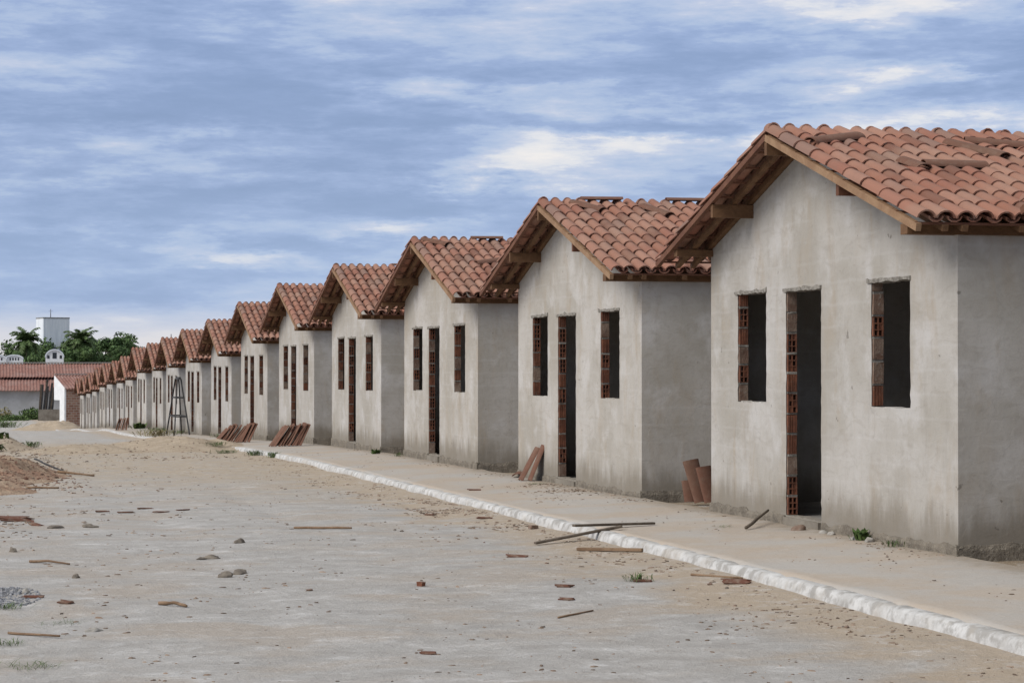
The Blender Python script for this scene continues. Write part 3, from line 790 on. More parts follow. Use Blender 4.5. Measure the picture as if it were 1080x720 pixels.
# stones
for k, (x, y, sx, sz, m, lb) in enumerate([
    (1.94, 17.2, .062, .042, 'stone', 'larger brown stone, left of a touching pair on the road'),
    (2.1, 17.5, .085, .034, 'stone', 'long flat stone, right of a touching pair on the road'),
    (2.03, 19.04, .08, .026, 'stone', 'flat stone on the road behind the pair'),
    (2.43, 20.32, .06, .034, 'stone', 'farthest dark stone in mid road right of the flat one'),
    (.77, 17.26, .032, .03, 'stone', 'little round stone above the gravel patch'),
    (.33, 19.94, .045, .034, 'stone', 'dark stone close to the left photo edge'),
    (1.17, 23.0, .09, .03, 'stone', 'flat dark stone right of the broken tiles'),
    (.82, 23.1, .08, .028, 'stone', 'flat dark stone just beside the broken tiles'),
    (1.93, 19.0, .05, .018, 'stone', 'small flat reddish stone left of the flat stone'),
    (.72, 13.7, .05, .02, 'palestone', 'white lime lump right of the straw stick'),
    (.36, 16.0, .04, .03, 'palestone', 'white lump on the gravel patch'),
    (7.40, 18.55, .085, .045, 'brickdirty', 'brown brick lump before the nearest house doorway'),
    (7.47, 17.1, .05, .035, 'palestone', 'pale mortar lump right of the green weed tuft'),
    (7.43, 17.35, .045, .025, 'palestone', 'pale mortar lump left of the green weed tuft'),
    (7.47, 18.15, .05, .022, 'palestone', 'pale mortar lump right of the nearest doorstep'),
    (7.48, 17.95, .04, .024, 'palestone', 'second pale mortar lump right of the nearest doorstep')]):
    rock('stone' if m != 'palestone' else 'mortar_lump', x, y, sx, sx * .7, sz, M[m], lb, 'stone', None, k)
# extra scattered pebbles that read one by one
rp = random.Random(21)
PEB = 'small brown pebble scattered on the pale dirt road'
proto_p = []
for k in range(24):
    y = 12 + 22 * rp.random() ** 1.3; x = rp.uniform(.25, 5.4) if rp.random() < .55 else rp.uniform(4.2, 5.7)
    s = rp.uniform(.010, .026)
    if len(proto_p) < 5:
        o = rock('pebble', x, y, s, s * .8, s * .6, M['stone'] if k % 2 else M['brickdirty'], PEB, 'pebble', 'pebbles scattered on the road', 50 + k); proto_p.append(o)
    else:
        o = proto_p[k % 5].copy(); COL.objects.link(o); o.location = (x, y, gz(x, y) + .004); o.rotation_euler.z = rp.uniform(0, 6)
        f = rp.uniform(.7, 1.4); o.scale = (f * 1.3, f, f * .8)

# crumbs nobody could count
def crumbs(name, n, pick, mat, smin, smax, seed, flat=.6, clump=False):
    r = random.Random(seed); b = MB()
    for _ in range(n):
        x, y, s = pick(r)
        if clump and noise.noise(Vector((x * 1.7, y * .8, seed))) + .5 * noise.noise(Vector((x * 5, y * 2.4, seed))) < r.uniform(-.12, .3): continue
        s *= smin + (smax - smin) * r.random() ** 2.2; z = gz(x, y); a = r.uniform(0, PI)
        ca, sa = math.cos(a), math.sin(a); e = r.uniform(.5, 1.0); l = r.uniform(1, 2.2)
        q = [(l, 0), (.2, e), (-l * .8, .2), (-.1, -e)]
        vs = [(x + s * (u * ca - w * sa), y + s * (u * sa + w * ca), z - .002) for u, w in q]
        vs += [(x + s * .6 * (u * ca - w * sa), y + s * .6 * (u * sa + w * ca), z + s * flat * r.uniform(.5, 1.1)) for u, w in q]
        b.add(vs, [(4, 5, 6, 7), (0, 1, 5, 4), (1, 2, 6, 5), (2, 3, 7, 6), (3, 0, 4, 7)])
    return tag(b.build(name, mat, recalc=False), kind='stuff')
def pick_road(r):
    t = r.random()
    if t < .45: y = 10.5 + 28 * r.random() ** 1.6; return r.uniform(0, 5.6), y, 1
    if t < .72: y = 12 + 30 * r.random() ** 1.2; return KX - .05 - abs(r.gauss(0, .55)), y, 1
    if t < .86: return r.uniform(5.0, 5.7), r.gauss(24.5, 2.2), 1.2
    if t < .93: return r.gauss(.6, .6), r.gauss(24, 1.2), 1.4
    return r.uniform(.1, 2.6), 26 + 16 * r.random(), 1.5
crumbs('road_rubble', 11000, pick_road, M['crumb'], .003, .022, 5, .4, True)
def pick_walk(r):
    t = r.random()
    if t < .3: y = 13 + 30 * r.random() ** 1.4; return 7.5 - abs(r.gauss(0, .18)), y, 1
    if t < .55: y = r.gauss(26.3, 1.3); return r.gauss(7.0, .3), y, 1.3
    y = 12.5 + 32 * r.random() ** 1.4; return r.uniform(6.05, 7.5), y, .9
crumbs('pavement_rubble', 2600, lambda r: (lambda q: (min(7.53, q[0]), q[1], q[2]))(pick_walk(r)), M['crumb'], .003, .018, 6, .4, True)
def pick_gravel(r):
    a = r.uniform(0, 2 * PI); q = r.random() ** .7; return .12 + .34 * q * math.cos(a), 15.85 + .85 * q * math.sin(a), 1
crumbs('gravel', 1500, pick_gravel, M['gravel'], .006, .013, 8, .9)
def pick_mound(r):
    t = r.random()
    if t < .45: return max(-.4, r.gauss(.6, .5)), r.gauss(33.4, 1.2), 1
    return r.uniform(-.2, 1.5), r.uniform(31, 39), .8
def pick_heap(r):
    t = r.random()
    if t < .5: return r.uniform(-.3, 1.5), r.uniform(30, 66), 1
    return r.uniform(1.2, 5.6), r.uniform(42, 60), .8
crumbs('brick_rubble', 560, pick_mound, M['claydark'], .012, .034, 9)

crumbs('soil_rubble', 1500, pick_heap, M['crumb'], .01, .04, 12)
# weeds
def weed(x, y, n, h, spread, label, mat='weed', z=None, broad=False, group=None):
    b = MB(); z = gz(x, y) if z is None else z
    for _ in range(n):
        a = rnd.uniform(0, 2 * PI); l = h * rnd.uniform(.5, 1.1); o = rnd.uniform(.2, 1) * spread
        bx, by = rnd.gauss(0, spread * .35), rnd.gauss(0, spread * .35)
        w = l * (.22 if broad else .05); tx, ty = -math.sin(a), math.cos(a)
        p = [Vector((bx, by, 0)), Vector((bx + math.cos(a) * o * .45, by + math.sin(a) * o * .45, l * .7)), Vector((bx + math.cos(a) * o, by + math.sin(a) * o, l * rnd.uniform(.7, 1.05)))]
        s = Vector((tx, ty, 0)) * w
        b.add([p[0] - s * .4, p[0] + s * .4, p[1] + s, p[1] - s, p[2]], [(0, 1, 2, 3), (3, 2, 4)], 0, False)
    return tag(b.build('weed_tuft', M[mat], recalc=False, loc=(x, y, z - .005)), label, 'weed', group)
weed(7.47, 17.28, 60, .1, .08, 'bright green leafy weed at foot of the nearest house wall', broad=True)
weed(7.47, 16.62, 40, .07, .09, 'sparse green weed right of the leafy one at nearest wall')
weed(4.95, 15.75, 70, .08, .11, 'small grass clump on the road before the kerb')
weed(6.95, 19.3, 40, .03, .15, 'flattened grass tuft left of the nearest doorstep')
weed(7.28, 27.6, 60, .035, .2, 'low grass tuft at foot of the two propped tiles')
weed(5.62, 44.3, 120, .13, .22, 'weed tuft at the kerb below the large tile stack')
weed(5.75, 42.4, 110, .14, .18, 'weed tuft on the kerb nearer than the tile stack')
weed(5.3, 47.0, 140, .10, .35, 'spreading weeds on the road edge beyond the tile stack')
weed(5.4, 50.0, 90, .14, .35, 'weeds on near flank of the main sand heap', z=-.36)
weed(4.6, 57.0, 160, .22, .6, 'dry weeds on the crest of the main sand heap', 'dryweed', z=-.35)
weed(7.35, 66.5, 70, .16, .4, 'weeds growing at foot of the seventh house')
weed(7.2, 79.0, 90, .18, .6, 'weeds growing around the trestle feet')
weed(7.1, 97.5, 60, .3, .35, 'bushy green weed at foot of the eleventh house', broad=True)
weed(7.2, 89.0, 120, .2, .9, 'low weeds along the wall beyond the trestle')
weed(7.3, 39.6, 60, .10, .12, 'green weed at foot of the fourth house corner', broad=True)
weed(7.45, 38.1, 50, .08, .12, 'low weed beside the third house far corner')
weed(.2, 15.0, 70, .05, .14, 'green weed patch under the gravel at left edge')
weed(.2, 13.2, 50, .05, .1, 'green weed patch at left edge below the straw stick')
weed(.3, 12.2, 90, .035, .2, 'lowest green weed patch at the bottom left corner')
weed(.55, 14.1, 60, .03, .2, 'thin weed patch left of the white lime lump')
weed(.35, 51.5, 160, .2, .4, 'green weeds on the front of the tan mound', z=-.2, broad=True)
weed(.75, 58.0, 160, .2, .5, 'green weeds on crest of the tan mound', z=-.12)
weed(.3, 47.0, 140, .18, .35, 'green bushy weed at left edge between both mounds', z=-.3, broad=True)
weed(1.5, 60.0, 90, .2, .4, 'small green weed right of the tan mound')

# ------------------------------------------------------------------ trestle
t0 = tag(empty('trestle', (6.98, 77.0, sprof(77.0) - .03)), 'black wooden A-frame trestle standing before the ninth house', 'trestle')
apex = [(.05, .25, 2.03), (.05, -.25, 2.03)]
feet = [[(-.22, 2.1, 0), (-.22, -2.0, 0)], [(.30, 2.1, 0), (.30, -2.0, 0)]]
def tb(name, a, c, w=.045): 
    b = MB(); b.bar(a, c, w, w); return b.build(name, M['wooddark'], t0)
A = {(sx, sy): ((.03 + sx * .06, sy * .42, 2.0), (.03 + sx * .27, sy * 1.55, 0)) for sx in (-1, 1) for sy in (-1, 1)}
for q in A.values(): tb('leg', *q)
def on(q, t): a, c = Vector(A[q][0]), Vector(A[q][1]); return a.lerp(c, t)
for sy in (-1, 1):
    for t in (.33, .66): tb('rung', on((-1, sy), t), on((1, sy), t), .045)
for sx in (-1, 1):
    tb('crossbar', on((sx, -1), .66), on((sx, 1), .66), .05)
    tb('crossbar', on((sx, -1), .33), on((sx, 1), .33), .05)
tb('top_beam', (.03, -.62, 2.03), (.03, .62, 2.03), .09)

# ------------------------------------------------------------------ building with the white gable at the end of the row
GZ = sprof(180) - .145
E_ = empty('brick_building', (6.85, 174.5, GZ), R(13))
tag(E_, 'bare brick building with white gable and tiled roof ending the row', 'building')
def pan_roof(name, parent, x0, x1, y0, z0, y1, z1, pitch=.26, hh=.05):
    """tiled slope seen from far off: rolls modelled as a corrugated sheet, ridge at y1,z1"""
    b = MB(); n = max(2, int((x1 - x0) / pitch * 4)); m = 14; vs = []
    for j in range(m + 1):
        t = j / m
        for i in range(n + 1):
            x = x0 + (x1 - x0) * i / n; c = math.cos(2 * PI * (x - x0) / pitch)
            vs.append((x, y0 + (y1 - y0) * t, z0 + (z1 - z0) * t + hh * c))
            # the course step
    fs = [(j * (n + 1) + i, j * (n + 1) + i + 1, (j + 1) * (n + 1) + i + 1, (j + 1) * (n + 1) + i) for j in range(m) for i in range(n)]
    b.add(vs, fs, 0, True)
    o = b.build(name, M['clayfar'], parent, recalc=False)
    o.modifiers.new('thick', 'SOLIDIFY').thickness = .05
    return o
def m_clayfar():
    t = NT('weathered_far_tiles')
    v = objvec(t)
    n1 = t.noise(v, .7, 4, .6); n2 = t.noise(v, 5, 5, .7)
    x, y, z = sep(t, v)
    course = t.smooth(t.math('PINGPONG', t.math('MULTIPLY', z, 6.5), .5), .36, .5)
    col = t.mix(t.smooth(n2, .35, .65), (.20, .095, .078), (.31, .175, .145))
    col = t.mix(t.math('MULTIPLY', t.smooth(n1, .45, .7), .6), col, (.32, .225, .20))
    col = t.mix(t.math('MULTIPLY', course, .45), col, (.15, .065, .05))
    return t.finish(col, .9, n2, .3, .02, .2)
M['clayfar'] = m_clayfar()
# local frame: y along the gable (0 = near corner), x into the plot
b = MB(); b.box(.14, 8, 0, .14, -.4, 3.1); b.build('brick_side_wall', M['rawbrick'], E_)
b = MB()
b.add([(0, 0, -.4), (0, 1.4, -.4), (0, 1.4, 2.15), (0, 3.1, 2.15), (0, 3.1, 4.12), (0, -.02, 3.15)] + [(.14, 0, -.4), (.14, 1.4, -.4), (.14, 1.4, 2.15), (.14, 3.1, 2.15), (.14, 3.1, 4.12), (.14, -.02, 3.15)],
      [(0, 1, 2, 5), (5, 2, 3, 4), (6, 11, 8, 7), (11, 10, 9, 8), (0, 6, 7, 1), (1, 7, 8, 2), (2, 8, 9, 3), (3, 9, 10, 4), (4, 10, 11, 5), (5, 11, 6, 0)])
b.build('white_gable_wall', M['whitewash'], E_)
b = MB(); b.box(3.0, 8, 2.95, 3.09, -.4, 3.95); b.build('rear_wall', M['farwall'], E_)
pan_roof('roof_slope', E_, .05, 8, -.25, 3.08, 3.1, 4.16)
b = MB(); b.bar((.02, 3.1, 4.24), (8, 3.1, 4.24), .22, .07); b.build('ridge_cap', M['palestone'], E_)

# leaning boards and the low wall before the long building
b = MB(); b.box(5.45, 8.1, 197.0, 197.2, GZ - .3, GZ + 1.0); tag(b.build('low_wall', M['lowwall']), 'low mossy concrete wall behind the far sand bank', 'wall')
rb = random.Random(4)
for k in range(8):
    x = 5.5 + k * .155; o = MB(); lean = .07 + rb.uniform(-.03, .05); hgt = rb.uniform(3.2, 3.8) - .16 * max(0, k - 3)
    o.bar((x, 197.55, GZ - .02), (x + lean * hgt, 197.55 - .24 * hgt, GZ + hgt), rb.uniform(.15, .2), .04, up=(0, 1, 0))
    tag(o.build('grey_board', M['wooddark'] if k % 3 else M['woodgrey']), 'tall dark grey board leaning against the low concrete wall', 'board', 'tall boards leaning on the low wall')

# ------------------------------------------------------------------ long tiled building behind
L = empty('long_building', (-22, 211.5, GZ))
tag(L, 'long grey building with two tier red tiled roof beyond the row', 'building')
b = MB(); b.box(0, 46, 0, 8, -.4, 2.55); b.build('wall', M['farwall'], L)
pan_roof('lower_roof', L, -.6, 46.4, -.7, 2.55, 2.2, 3.72, .3, .05)
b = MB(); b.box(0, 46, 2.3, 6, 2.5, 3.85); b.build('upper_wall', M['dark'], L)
pan_roof('upper_roof', L, 24.2, 46.4, 1.7, 3.83, 5.4, 5.15, .3, .05)
def hip():
    b = MB(); vs = []; n = 70; m = 12
    for j in range(m + 1):
        t = j / m
        for i in range(n + 1):
            u = i / n; x = -.3 + 24.45 * u
            edge = 20.6 + 3.6 * t          # the hip end rises towards the ridge
            vs.append((x, 1.7 + 3.7 * t, 3.83 + 1.32 * t * (1 if x > 1 else .2) + .05 * math.cos(2 * PI * x / .3) - .3 * max(0, (22.3 + 1.9 * t - x)) * .35))
    fs = [(j * (n + 1) + i, j * (n + 1) + i + 1, (j + 1) * (n + 1) + i + 1, (j + 1) * (n + 1) + i) for j in range(m) for i in range(n)]
    b.add(vs, fs, 0, True); return b.build('hipped_end_roof', M['clayfar'], L, recalc=False)
hip()
b = MB(); b.bar((24.2, 5.4, 5.24), (46.4, 5.4, 5.24), .3, .1); b.build('ridge_cap', M['palestone'], L)
# more wall and a strip of green at its foot
def bush(name, x, y, z, rx, ry, rz, n, leaf, mat, label, cat='shrub', group=None, seed=0):
    r = random.Random(seed); b = MB()
    for _ in range(n):
        a = r.uniform(0, 2 * PI); c = r.uniform(-.1, 1); q = r.random() ** .4
        s = math.sqrt(max(0, 1 - c * c)); P = Vector((math.cos(a) * s * rx, math.sin(a) * s * ry, c * rz)) * q
        P *= 1 + .3 * noise.noise(P * .9 + Vector((seed, 0, 0)))
        d = Vector((r.gauss(0, 1), r.gauss(0, 1), r.gauss(.4, .8))).normalized(); e = d.orthogonal().normalized()
        w = leaf * r.uniform(.6, 1.3)
        b.add([P - e * w * .45, P + d * w, P + e * w * .45, P - d * w * .8], [(0, 1, 2, 3)])
    return tag(b.build(name, M[mat], recalc=False, loc=(x, y, z)), label, cat, group)
bush('shrub', 5.0, 201, GZ, 1.3, 1.0, 1.1, 700, .16, 'weed', 'round green shrub at foot of the long grey wall', seed=3)
bush('shrub', 3.2, 198, GZ, 1.6, 1.2, .55, 600, .14, 'weed', 'low green shrub in weedy strip left of the round shrub', seed=4)
bush('shrub', 2.3, 203, GZ, 1.1, .8, 1.0, 450, .14, 'dryweed', 'yellowish dry shrub against the long grey wall', seed=5)
bush('shrub', 1.2, 194, GZ, 1.2, 1.2, .5, 400, .14, 'weed', 'low green shrub at far left edge of the weedy strip', seed=6)

# ------------------------------------------------------------------ church-like building and water tower
T = empty('water_tower', (8.9, 262, GZ)); tag(T, 'tall white square water tower rising above the trees', 'water tower')
TB = 1.5 + (386 - 369) / 2250 * 258 - GZ; TT = 1.5 + (386 - 335.5) / 2250 * 258 - GZ
b = MB(); b.box(-1.58, 1.58, -1.6, 1.6, TB, TT); tank = b.build('tank', M['tower'], T, rot=(0, 0, R(14)))
b = MB(); b.box(-1.61, 1.61, -1.63, 1.63, TT - .10, TT + .03); b.build('tank_rim', M['stain'], tank)
b = MB(); b.box(-.9, 1.25, -1.1, 1.1, -.4, TB); b.build('shaft', M['tower'], T, rot=(0, 0, R(14)))
b = MB(); b.tube([(-.25, 0, TT), (-.25, 0, TT + 1.05)], [.05, .035], 6); b.bar((-.5, 0, TT + .8), (.0, 0, TT + .8), .025, .025)
b.build('antenna', M['metal'], T)

def parapet(name, x, y, w, h, base, label, windows=False):
    o = empty(name, (x, y, GZ)); tag(o, label, 'pediment', 'curved white pediments behind the tiled roof'); o.rotation_euler = (0, 0, R(-4))
    b = MB(); n = 20; pts = [(-w, base)] + [(w * -math.cos(PI * k / n), base + .25 + h * math.sin(PI * k / n)) for k in range(n + 1)] + [(w, base)]
    V = [(p[0], 0, p[1]) for p in pts] + [(p[0], .3, p[1]) for p in pts]; m = len(pts)
    V[0] = (-w, 0, -.3); V[m - 1] = (w, 0, -.3); V[m] = (-w, .3, -.3); V[2 * m - 1] = (w, .3, -.3)
    b.add(V, [tuple(range(m)), tuple(range(2 * m - 1, m - 1, -1))] + [(i, i + m, (i + 1) % m + m, (i + 1) % m) for i in range(m)])
    b.build('pediment_wall', M['whitewash'], o)
    b = MB()
    for k in range(n): 
        a, c = PI * k / n, PI * (k + 1) / n
        b.bar((-w * math.cos(a), -.04, base + .25 + h * math.sin(a)), (-w * math.cos(c), -.04, base + .25 + h * math.sin(c)), .14, .16, up=(0, 1, 0))
    b.build('coping', M['tower'], o)
    b = MB()
    if windows:
        b.box(-.22, .22, -.02, .02, base + .1, base + .75); b.box(-.16, .16, -.02, .02, base + .95, base + 1.3)
        for sx in (-1, 1): b.box(sx * .65 - .12, sx * .65 + .12, -.02, .02, base + .1, base + .45)
    else:
        for k in range(4): b.box(-w * .5 + k * w * .3, -w * .5 + k * w * .3 + .14, -.02, .02, base + .1, base + .25 + h * .35)
    b.build('opening', M['glass'], o)
pb = lambda py, Y: 1.5 + (386 - py) / 2250 * Y - GZ
parapet('pediment', 8.15, 234, .95, .8, pb(379, 228), 'tallest white pediment with dark openings below the water tower', True)
parapet('pediment', 3.95, 236, .95, .42, pb(381, 230), 'low rounded white pediment left of the water tower')
parapet('pediment', 2.2, 236, .95, .42, pb(381, 230), 'rounded white pediment cut by the left photo edge')

# far lattice mast
mm = empty('radio_mast', (23.0, 262, GZ)); tag(mm, 'thin far radio mast poking up behind the tiled roofs', 'mast')
b = MB(); b.tube([(0, 0, 0), (0, 0, 8.8)], [.12, .05], 6); b.build('pole', M['metal'], mm)
b = MB()
for k in range(3): b.bar((-.25 + .05 * k, 0, 7.2 + .45 * k), (.25 - .05 * k, 0, 7.2 + .45 * k), .05, .05)
b.build('aerial', M['metal'], mm)

# ------------------------------------------------------------------ trees
def broad_tree(x, y, h, w, mat, label, seed, leaves=5200, leaf=.24):
    w *= 1.25
    r = random.Random(seed); o = empty('broadleaf_tree', (x, y, GZ)); tag(o, label, 'tree', 'trees behind the far tiled roof')
    b = MB(); b.tube([(0, 0, -.2), (.1, 0, h * .25), (.05, .1, h * .5), (.1, 0, h * .75)], [.28, .22, .15, .05], 8)
    for k in range(7):
        a = r.uniform(0, 6.28); z = h * r.uniform(.3, .6); l = w * r.uniform(.5, .8)
        b.tube([(.06, 0, z), (math.cos(a) * l * .5, math.sin(a) * l * .5, z + h * .12), (math.cos(a) * l, math.sin(a) * l, z + h * .22)], [.1, .06, .02], 6)
    b.build('trunk', M['bark'], o)
    b = MB(); clumps = []
    for k in range(34):
        a = r.uniform(0, 6.28); q = r.random() ** .5; z = r.uniform(.34, .94)
        env = math.sin(PI * min(1, (z - .22) / .82)) ** .6
        clumps.append((Vector((math.cos(a) * w * q * env, math.sin(a) * w * q * env, h * z)), r.uniform(.16, .3) * w))
    for _ in range(leaves):
        c, s = clumps[r.randrange(len(clumps))]
        d = Vector((r.gauss(0, 1), r.gauss(0, 1), r.gauss(0, .8))).normalized() * s * r.random() ** .35
        P = c + d; nn = (d.normalized() + Vector((r.gauss(0, .6), r.gauss(0, .6), r.gauss(.3, .6)))).normalized(); e = nn.orthogonal().normalized(); f = nn.cross(e); t = r.uniform(0, 6.28)
        u = e * math.cos(t) + f * math.sin(t); v = nn.cross(u); l = leaf * r.uniform(.6, 1.3)
        b.add([P - u * l, P + v * l * .4, P + u * l, P - v * l * .4], [(0, 1, 2, 3)])
    b.build('crown', M[mat], o, recalc=False)
def palm_tree(x, y, h, fl, label, seed, nf=46):
    r = random.Random(seed); o = empty('palm_tree', (x, y, GZ)); tag(o, label, 'palm tree', 'trees behind the far tiled roof')
    b = MB(); b.tube([(0, 0, -.2), (.15, 0, h * .35), (.1, .1, h * .7), (0, 0, h)], [.2, .16, .14, .13], 8); b.build('trunk', M['bark'], o)
    b = MB()
    for k in range(nf):
        a = 2.399 * k + r.uniform(-.2, .2); el = R(80) - R(100) * (k / nf) + r.uniform(-.3, .3); L_ = fl * r.uniform(.65, 1.15)
        p = Vector((0, 0, h)); dirh = Vector((math.cos(a), math.sin(a), 0)); seg = 14; pts = [p.copy()]
        for i in range(seg):
            p = p + (dirh * math.cos(el) + Vector((0, 0, math.sin(el)))) * (L_ / seg); pts.append(p.copy()); el -= R(7.5) * (.4 + i / seg)
        b.tube(pts, [.035 * (1 - .8 * i / seg) + .006 for i in range(seg + 1)], 4)
        side = dirh.cross(Vector((0, 0, 1)))
        for i in range(1, seg * 2):
            q = i / (seg * 2); j = min(seg - 1, int(q * seg)); c = pts[j].lerp(pts[j + 1], q * seg - j); tg = (pts[j + 1] - pts[j]).normalized()
            ll = L_ * .26 * math.sin(PI * (.12 + .8 * q)) + .08
            for s in (-1, 1):
                dd = (side * s + tg * .8 + Vector((0, 0, -.5 + r.uniform(-.4, .4)))).normalized() * ll * r.uniform(.7, 1.25); wv = tg * .06
                b.add([c - wv, c + wv, c + dd * .6 + wv * .8, c + dd, c + dd * .6 - wv * .8], [(0, 1, 2, 4), (4, 2, 3)])
    b.build('crown', M['palm'], o, recalc=False)
def tx(px, D):    # street-plan point at a given distance along the viewing line
    th = math.atan(565 / 2250); xv = (px - 540) / 2250 * D
    return xv * math.cos(th) + D * math.sin(th), -xv * math.sin(th) + D * math.cos(th)
def th_(py, D): return 1.5 + (386 - py) / 2250 * D - GZ
for (px, D, top, w, mat, lb, sd) in [
    (3, 242, 360, 2.6, 'leafmid', 'green tree cut by the left photo edge', 1),
    (44, 246, 361, 3.0, 'leafdark', 'dark rounded tree just left of the water tower shaft', 2),
    (22, 250, 366, 2.6, 'leafmid', 'lower green tree between palm and left photo edge', 3),
    (103, 247, 354, 2.6, 'leafmid', 'green tree immediately right of the tall palm', 4),
    (121, 244, 353, 2.8, 'leafdark', 'tallest dark tree right of the palms above the roof', 5),
    (136, 248, 359, 2.1, 'leafmid', 'small green tree at right end of the tree clump', 6),
    (112, 240, 370, 2.4, 'leafdark', 'low dark tree in front of the clump above tiled roof', 7),
    (77, 252, 367, 2.2, 'leafdark', 'low dark tree just right of the water tower', 8),
    (62, 256, 372, 2.2, 'leafmid', 'low green tree behind the tallest pediment', 9),
    (84, 236, 365, 2.3, 'leafmid', 'bushy green tree before the trunk of the tallest palm', 15),
    (30, 235, 369, 2.2, 'leafmid', 'bushy green tree before the trunk of the left palm', 16),
    (90, 254, 355, 2.8, 'leafdark', 'dark tree behind the tallest palm', 10)]:
    x, y = tx(px, D); broad_tree(x, y, th_(top, D), w, mat, lb, sd)
for (px, D, crown, fl, lb, sd) in [
    (28, 238, 361, 2.2, 'palm tree left of the water tower with drooping fronds', 11),
    (86, 238, 360, 2.3, 'tallest palm tree right of the water tower', 12),
    (76, 243, 374, 2.0, 'short palm tree tucked below the tallest palm', 13),
    (128, 250, 366, 1.9, 'small palm tree among the trees at right of clump', 14)]:
    x, y = tx(px, D); palm_tree(x, y, th_(crown, D), fl, lb, sd)

# far land so that the horizon is not bare
b = MB()
rows = []
for k in range(60):
    x = -900 + 30 * k; hgt = 6 + 3 * noise.noise(Vector((x * .01, 3, 0)))
    rows.append([(x, 900, -4), (x, 930, -3.3 + hgt * .6), (x, 980, -3.3 + hgt), (x, 1100, -4)])
b.add([p for r_ in rows for p in r_], [(i * 4 + k, i * 4 + k + 1, i * 4 + k + 5, i * 4 + k + 4) for i in range(59) for k in range(3)], 0, True)
tag(b.build('hills', M['hill']), kind='structure')

# concrete patch at the near corner of the first house
b = MB(); b.box(7.72, 11.5, 13.4, 14.9, -.3, -.012); tag(b.build('concrete_apron', M['sidewalk']), 'pale concrete slab beside the nearest house corner', 'slab')

# ------------------------------------------------------------------ sky, light, camera
SUN_EL, SUN_AZ = R(38), R(205)   # azimuth of the sun counted from +Y clockwise: behind and left of the camera
SUN_AZ = R(256)
sd_ = Vector((math.sin(SUN_AZ) * math.cos(SUN_EL), math.cos(SUN_AZ) * math.cos(SUN_EL), math.sin(SUN_EL)))
w = bpy.data.worlds.new('World'); S.world = w; w.use_nodes = True
t = NT('world', w)
sky = t.n('ShaderNodeTexSky', dict(sky_type='NISHITA', sun_disc=False, sun_elevation=SUN_EL, sun_rotation=SUN_AZ))
v = t.n('ShaderNodeTexCoord').outputs['Generated']
x, y, z = sep(t, v)
# cloud sheets, by compass bearing and height above the horizon; banks drawn out level, edges frayed by noise
bear = t.math('ARCTAN2', x, y)
cv = t.vmath('MULTIPLY', v, (1, 1, 6.0))
w1 = t.noise(t.vmath('ADD', cv, (3.1, .4, 7.7)), 5.0, 5, .55)
w2 = t.noise(t.vmath('ADD', t.vmath('MULTIPLY', v, (1, 1, 4.2)), (9.1, 5.4, 1.7)), 18.0, 8, .66)
el = t.math('ADD', z, t.math('ADD', t.math('MULTIPLY', t.math('SUBTRACT', w1, .5), .035), t.math('MULTIPLY', t.math('SUBTRACT', w2, .5), .034)))
be = t.math('ADD', bear, t.math('MULTIPLY', t.math('SUBTRACT', w2, .5), .12))
acc = 0.0
BANKS = [(0.0358, 0.1538, 0.1333, 0.0116, 0.1), (0.153, 0.1582, 0.1156, 0.0098, 0.06), (0.0615, 0.1173, 0.1467, 0.0089, -0.1), (0.0572, 0.0982, 0.1067, 0.0142, 0.15), (0.153, 0.1049, 0.0978, 0.0089, 0.02), (0.3698, 0.1338, 0.16, 0.0187, -0.15), (0.2371, 0.1307, 0.0667, 0.0049, 0.17), (0.3126, 0.1218, 0.0711, 0.0044, 0.1), (0.4177, 0.1653, 0.0533, 0.0058, 0.17), (0.4068, 0.1271, 0.0267, 0.0044, 0.22), (0.452, 0.1324, 0.0267, 0.0031, 0.2), (0.3126, 0.1013, 0.0622, 0.0058, 0.22), (0.2416, 0.0893, 0.0311, 0.0107, 0.19), (0.2904, 0.0893, 0.0622, 0.0071, 0.14), (0.195, 0.0649, 0.0267, 0.0036, 0.2), (0.1231, 0.0516, 0.0311, 0.0036, 0.22), (0.083, 0.0551, 0.0222, 0.0027, 0.1), (0.0358, 0.0604, 0.04, 0.0036, 0.12), (0.1574, 0.0773, 0.1333, 0.0062, -0.06), (0.4605, 0.1116, 0.0578, 0.0053, 0.2), (0.2727, 0.1129, 0.1156, 0.0062, -0.1), (0.3435, 0.0804, 0.0533, 0.0071, 0.05), (0.1398, 0.0271, 0.1778, 0.0062, 0.04), (-0.0063, 0.1271, 0.0533, 0.0089, 0.05), (0.0744, 0.0182, 0.1156, 0.0071, 0.16)]    # bearing, height, half width, half depth, brightness
for (b0, e0, sb, se, am) in BANKS:
    u = t.math('MULTIPLY', t.math('SUBTRACT', be, b0), 1 / sb); q = t.math('MULTIPLY', t.math('SUBTRACT', el, e0), 1 / se)
    r2 = t.math('ADD', t.math('MULTIPLY', u, u), t.math('MULTIPLY', q, q))
    acc = t.math('ADD', acc, t.math('MULTIPLY', t.math('POWER', 2.718, t.math('MULTIPLY', r2, -.8)), am))
nb = t.noise(t.vmath('ADD', cv, (4.3, 1.7, .2)), 4.6, 7, .55, .1)
nm = t.noise(t.vmath('ADD', t.vmath('MULTIPLY', v, (1, 1, 5.0)), (1.3, 8.2, 3.1)), 15.0, 8, .64, 0.0)
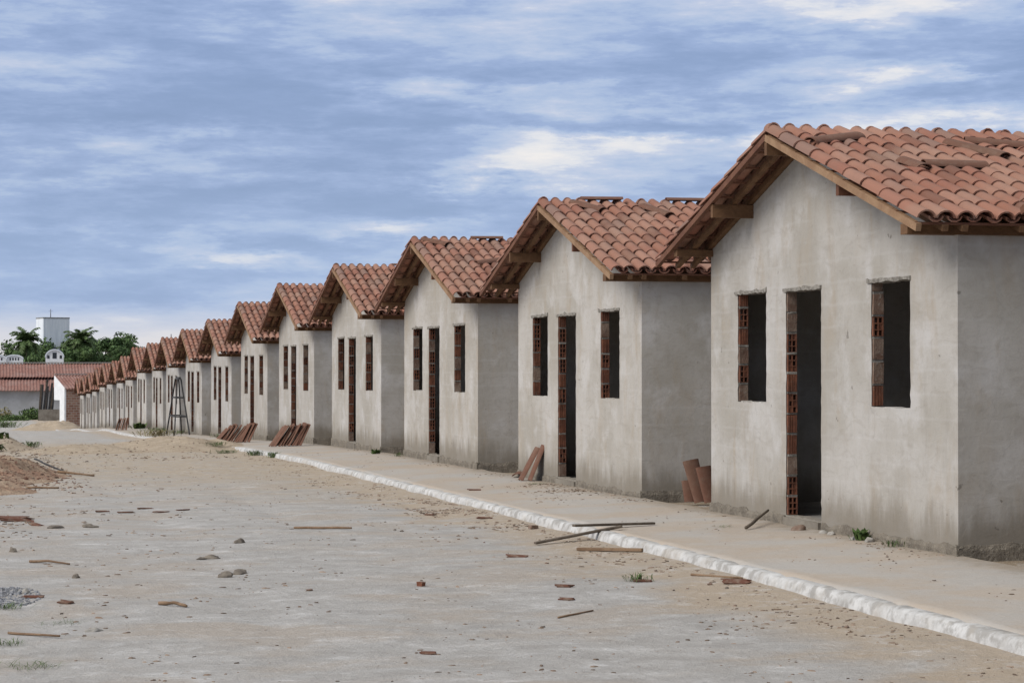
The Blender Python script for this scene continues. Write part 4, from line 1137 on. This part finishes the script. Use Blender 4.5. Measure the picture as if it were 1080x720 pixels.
dens = t.math('ADD', t.math('ADD', .475, acc), t.math('ADD', t.math('MULTIPLY', t.math('SUBTRACT', nb, .5), .8), t.math('MULTIPLY', t.math('SUBTRACT', nm, .5), .8)))
cloud = t.ramp(t.smooth(dens, .0, 1.0), [(0, (.215, .30, .495)), (.28, (.255, .345, .56)), (.44, (.32, .415, .645)), (.52, (.39, .485, .69)), (.6, (.44, .525, .71)), (.7, (.53, .585, .735)), (.79, (.72, .73, .78)), (.92, (.86, .82, .80))])
low = t.smooth(z, .10, .035)
cloud = t.mix(t.math('MULTIPLY', low, .35), cloud, (.36, .50, .76))
# pale warm strip along the horizon, unseen neutral overcast overhead added to whiten the light
cloud = t.mix(t.smooth(z, .032, .004), cloud, (.74, .72, .74))
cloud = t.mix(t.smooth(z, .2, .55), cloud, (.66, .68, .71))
K_ = 8.6
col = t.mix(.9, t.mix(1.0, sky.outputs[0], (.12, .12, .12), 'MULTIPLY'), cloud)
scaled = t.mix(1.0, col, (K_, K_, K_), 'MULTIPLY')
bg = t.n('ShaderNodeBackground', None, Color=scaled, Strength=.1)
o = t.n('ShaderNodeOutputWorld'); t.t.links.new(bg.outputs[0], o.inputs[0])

sl = bpy.data.lights.new('sun', 'SUN'); sl.energy = 2.3; sl.angle = R(35); sl.color = (1, .955, .89)
so = bpy.data.objects.new('sun', sl); COL.objects.link(so); so.rotation_euler = (-sd_).to_track_quat('-Z', 'Y').to_euler()

cam = bpy.data.cameras.new('camera'); co = bpy.data.objects.new('camera', cam); COL.objects.link(co)
cam.sensor_width = 36; cam.lens = 2250 / 1080 * 36; cam.clip_end = 6000; cam.clip_start = .2
co.location = (0, 0, 1.5); co.rotation_euler = (R(90) + math.atan(26 / 2250), 0, -math.atan(565 / 2250))
S.camera = co
S.render.engine = 'CYCLES'
S.cycles.use_denoising = True
S.cycles.max_bounces = 6
S.view_settings.view_transform = 'Standard'; S.view_settings.look = 'None'; S.view_settings.exposure = .31; S.view_settings.gamma = 1
S.render.resolution_x = 1024; S.render.resolution_y = 682
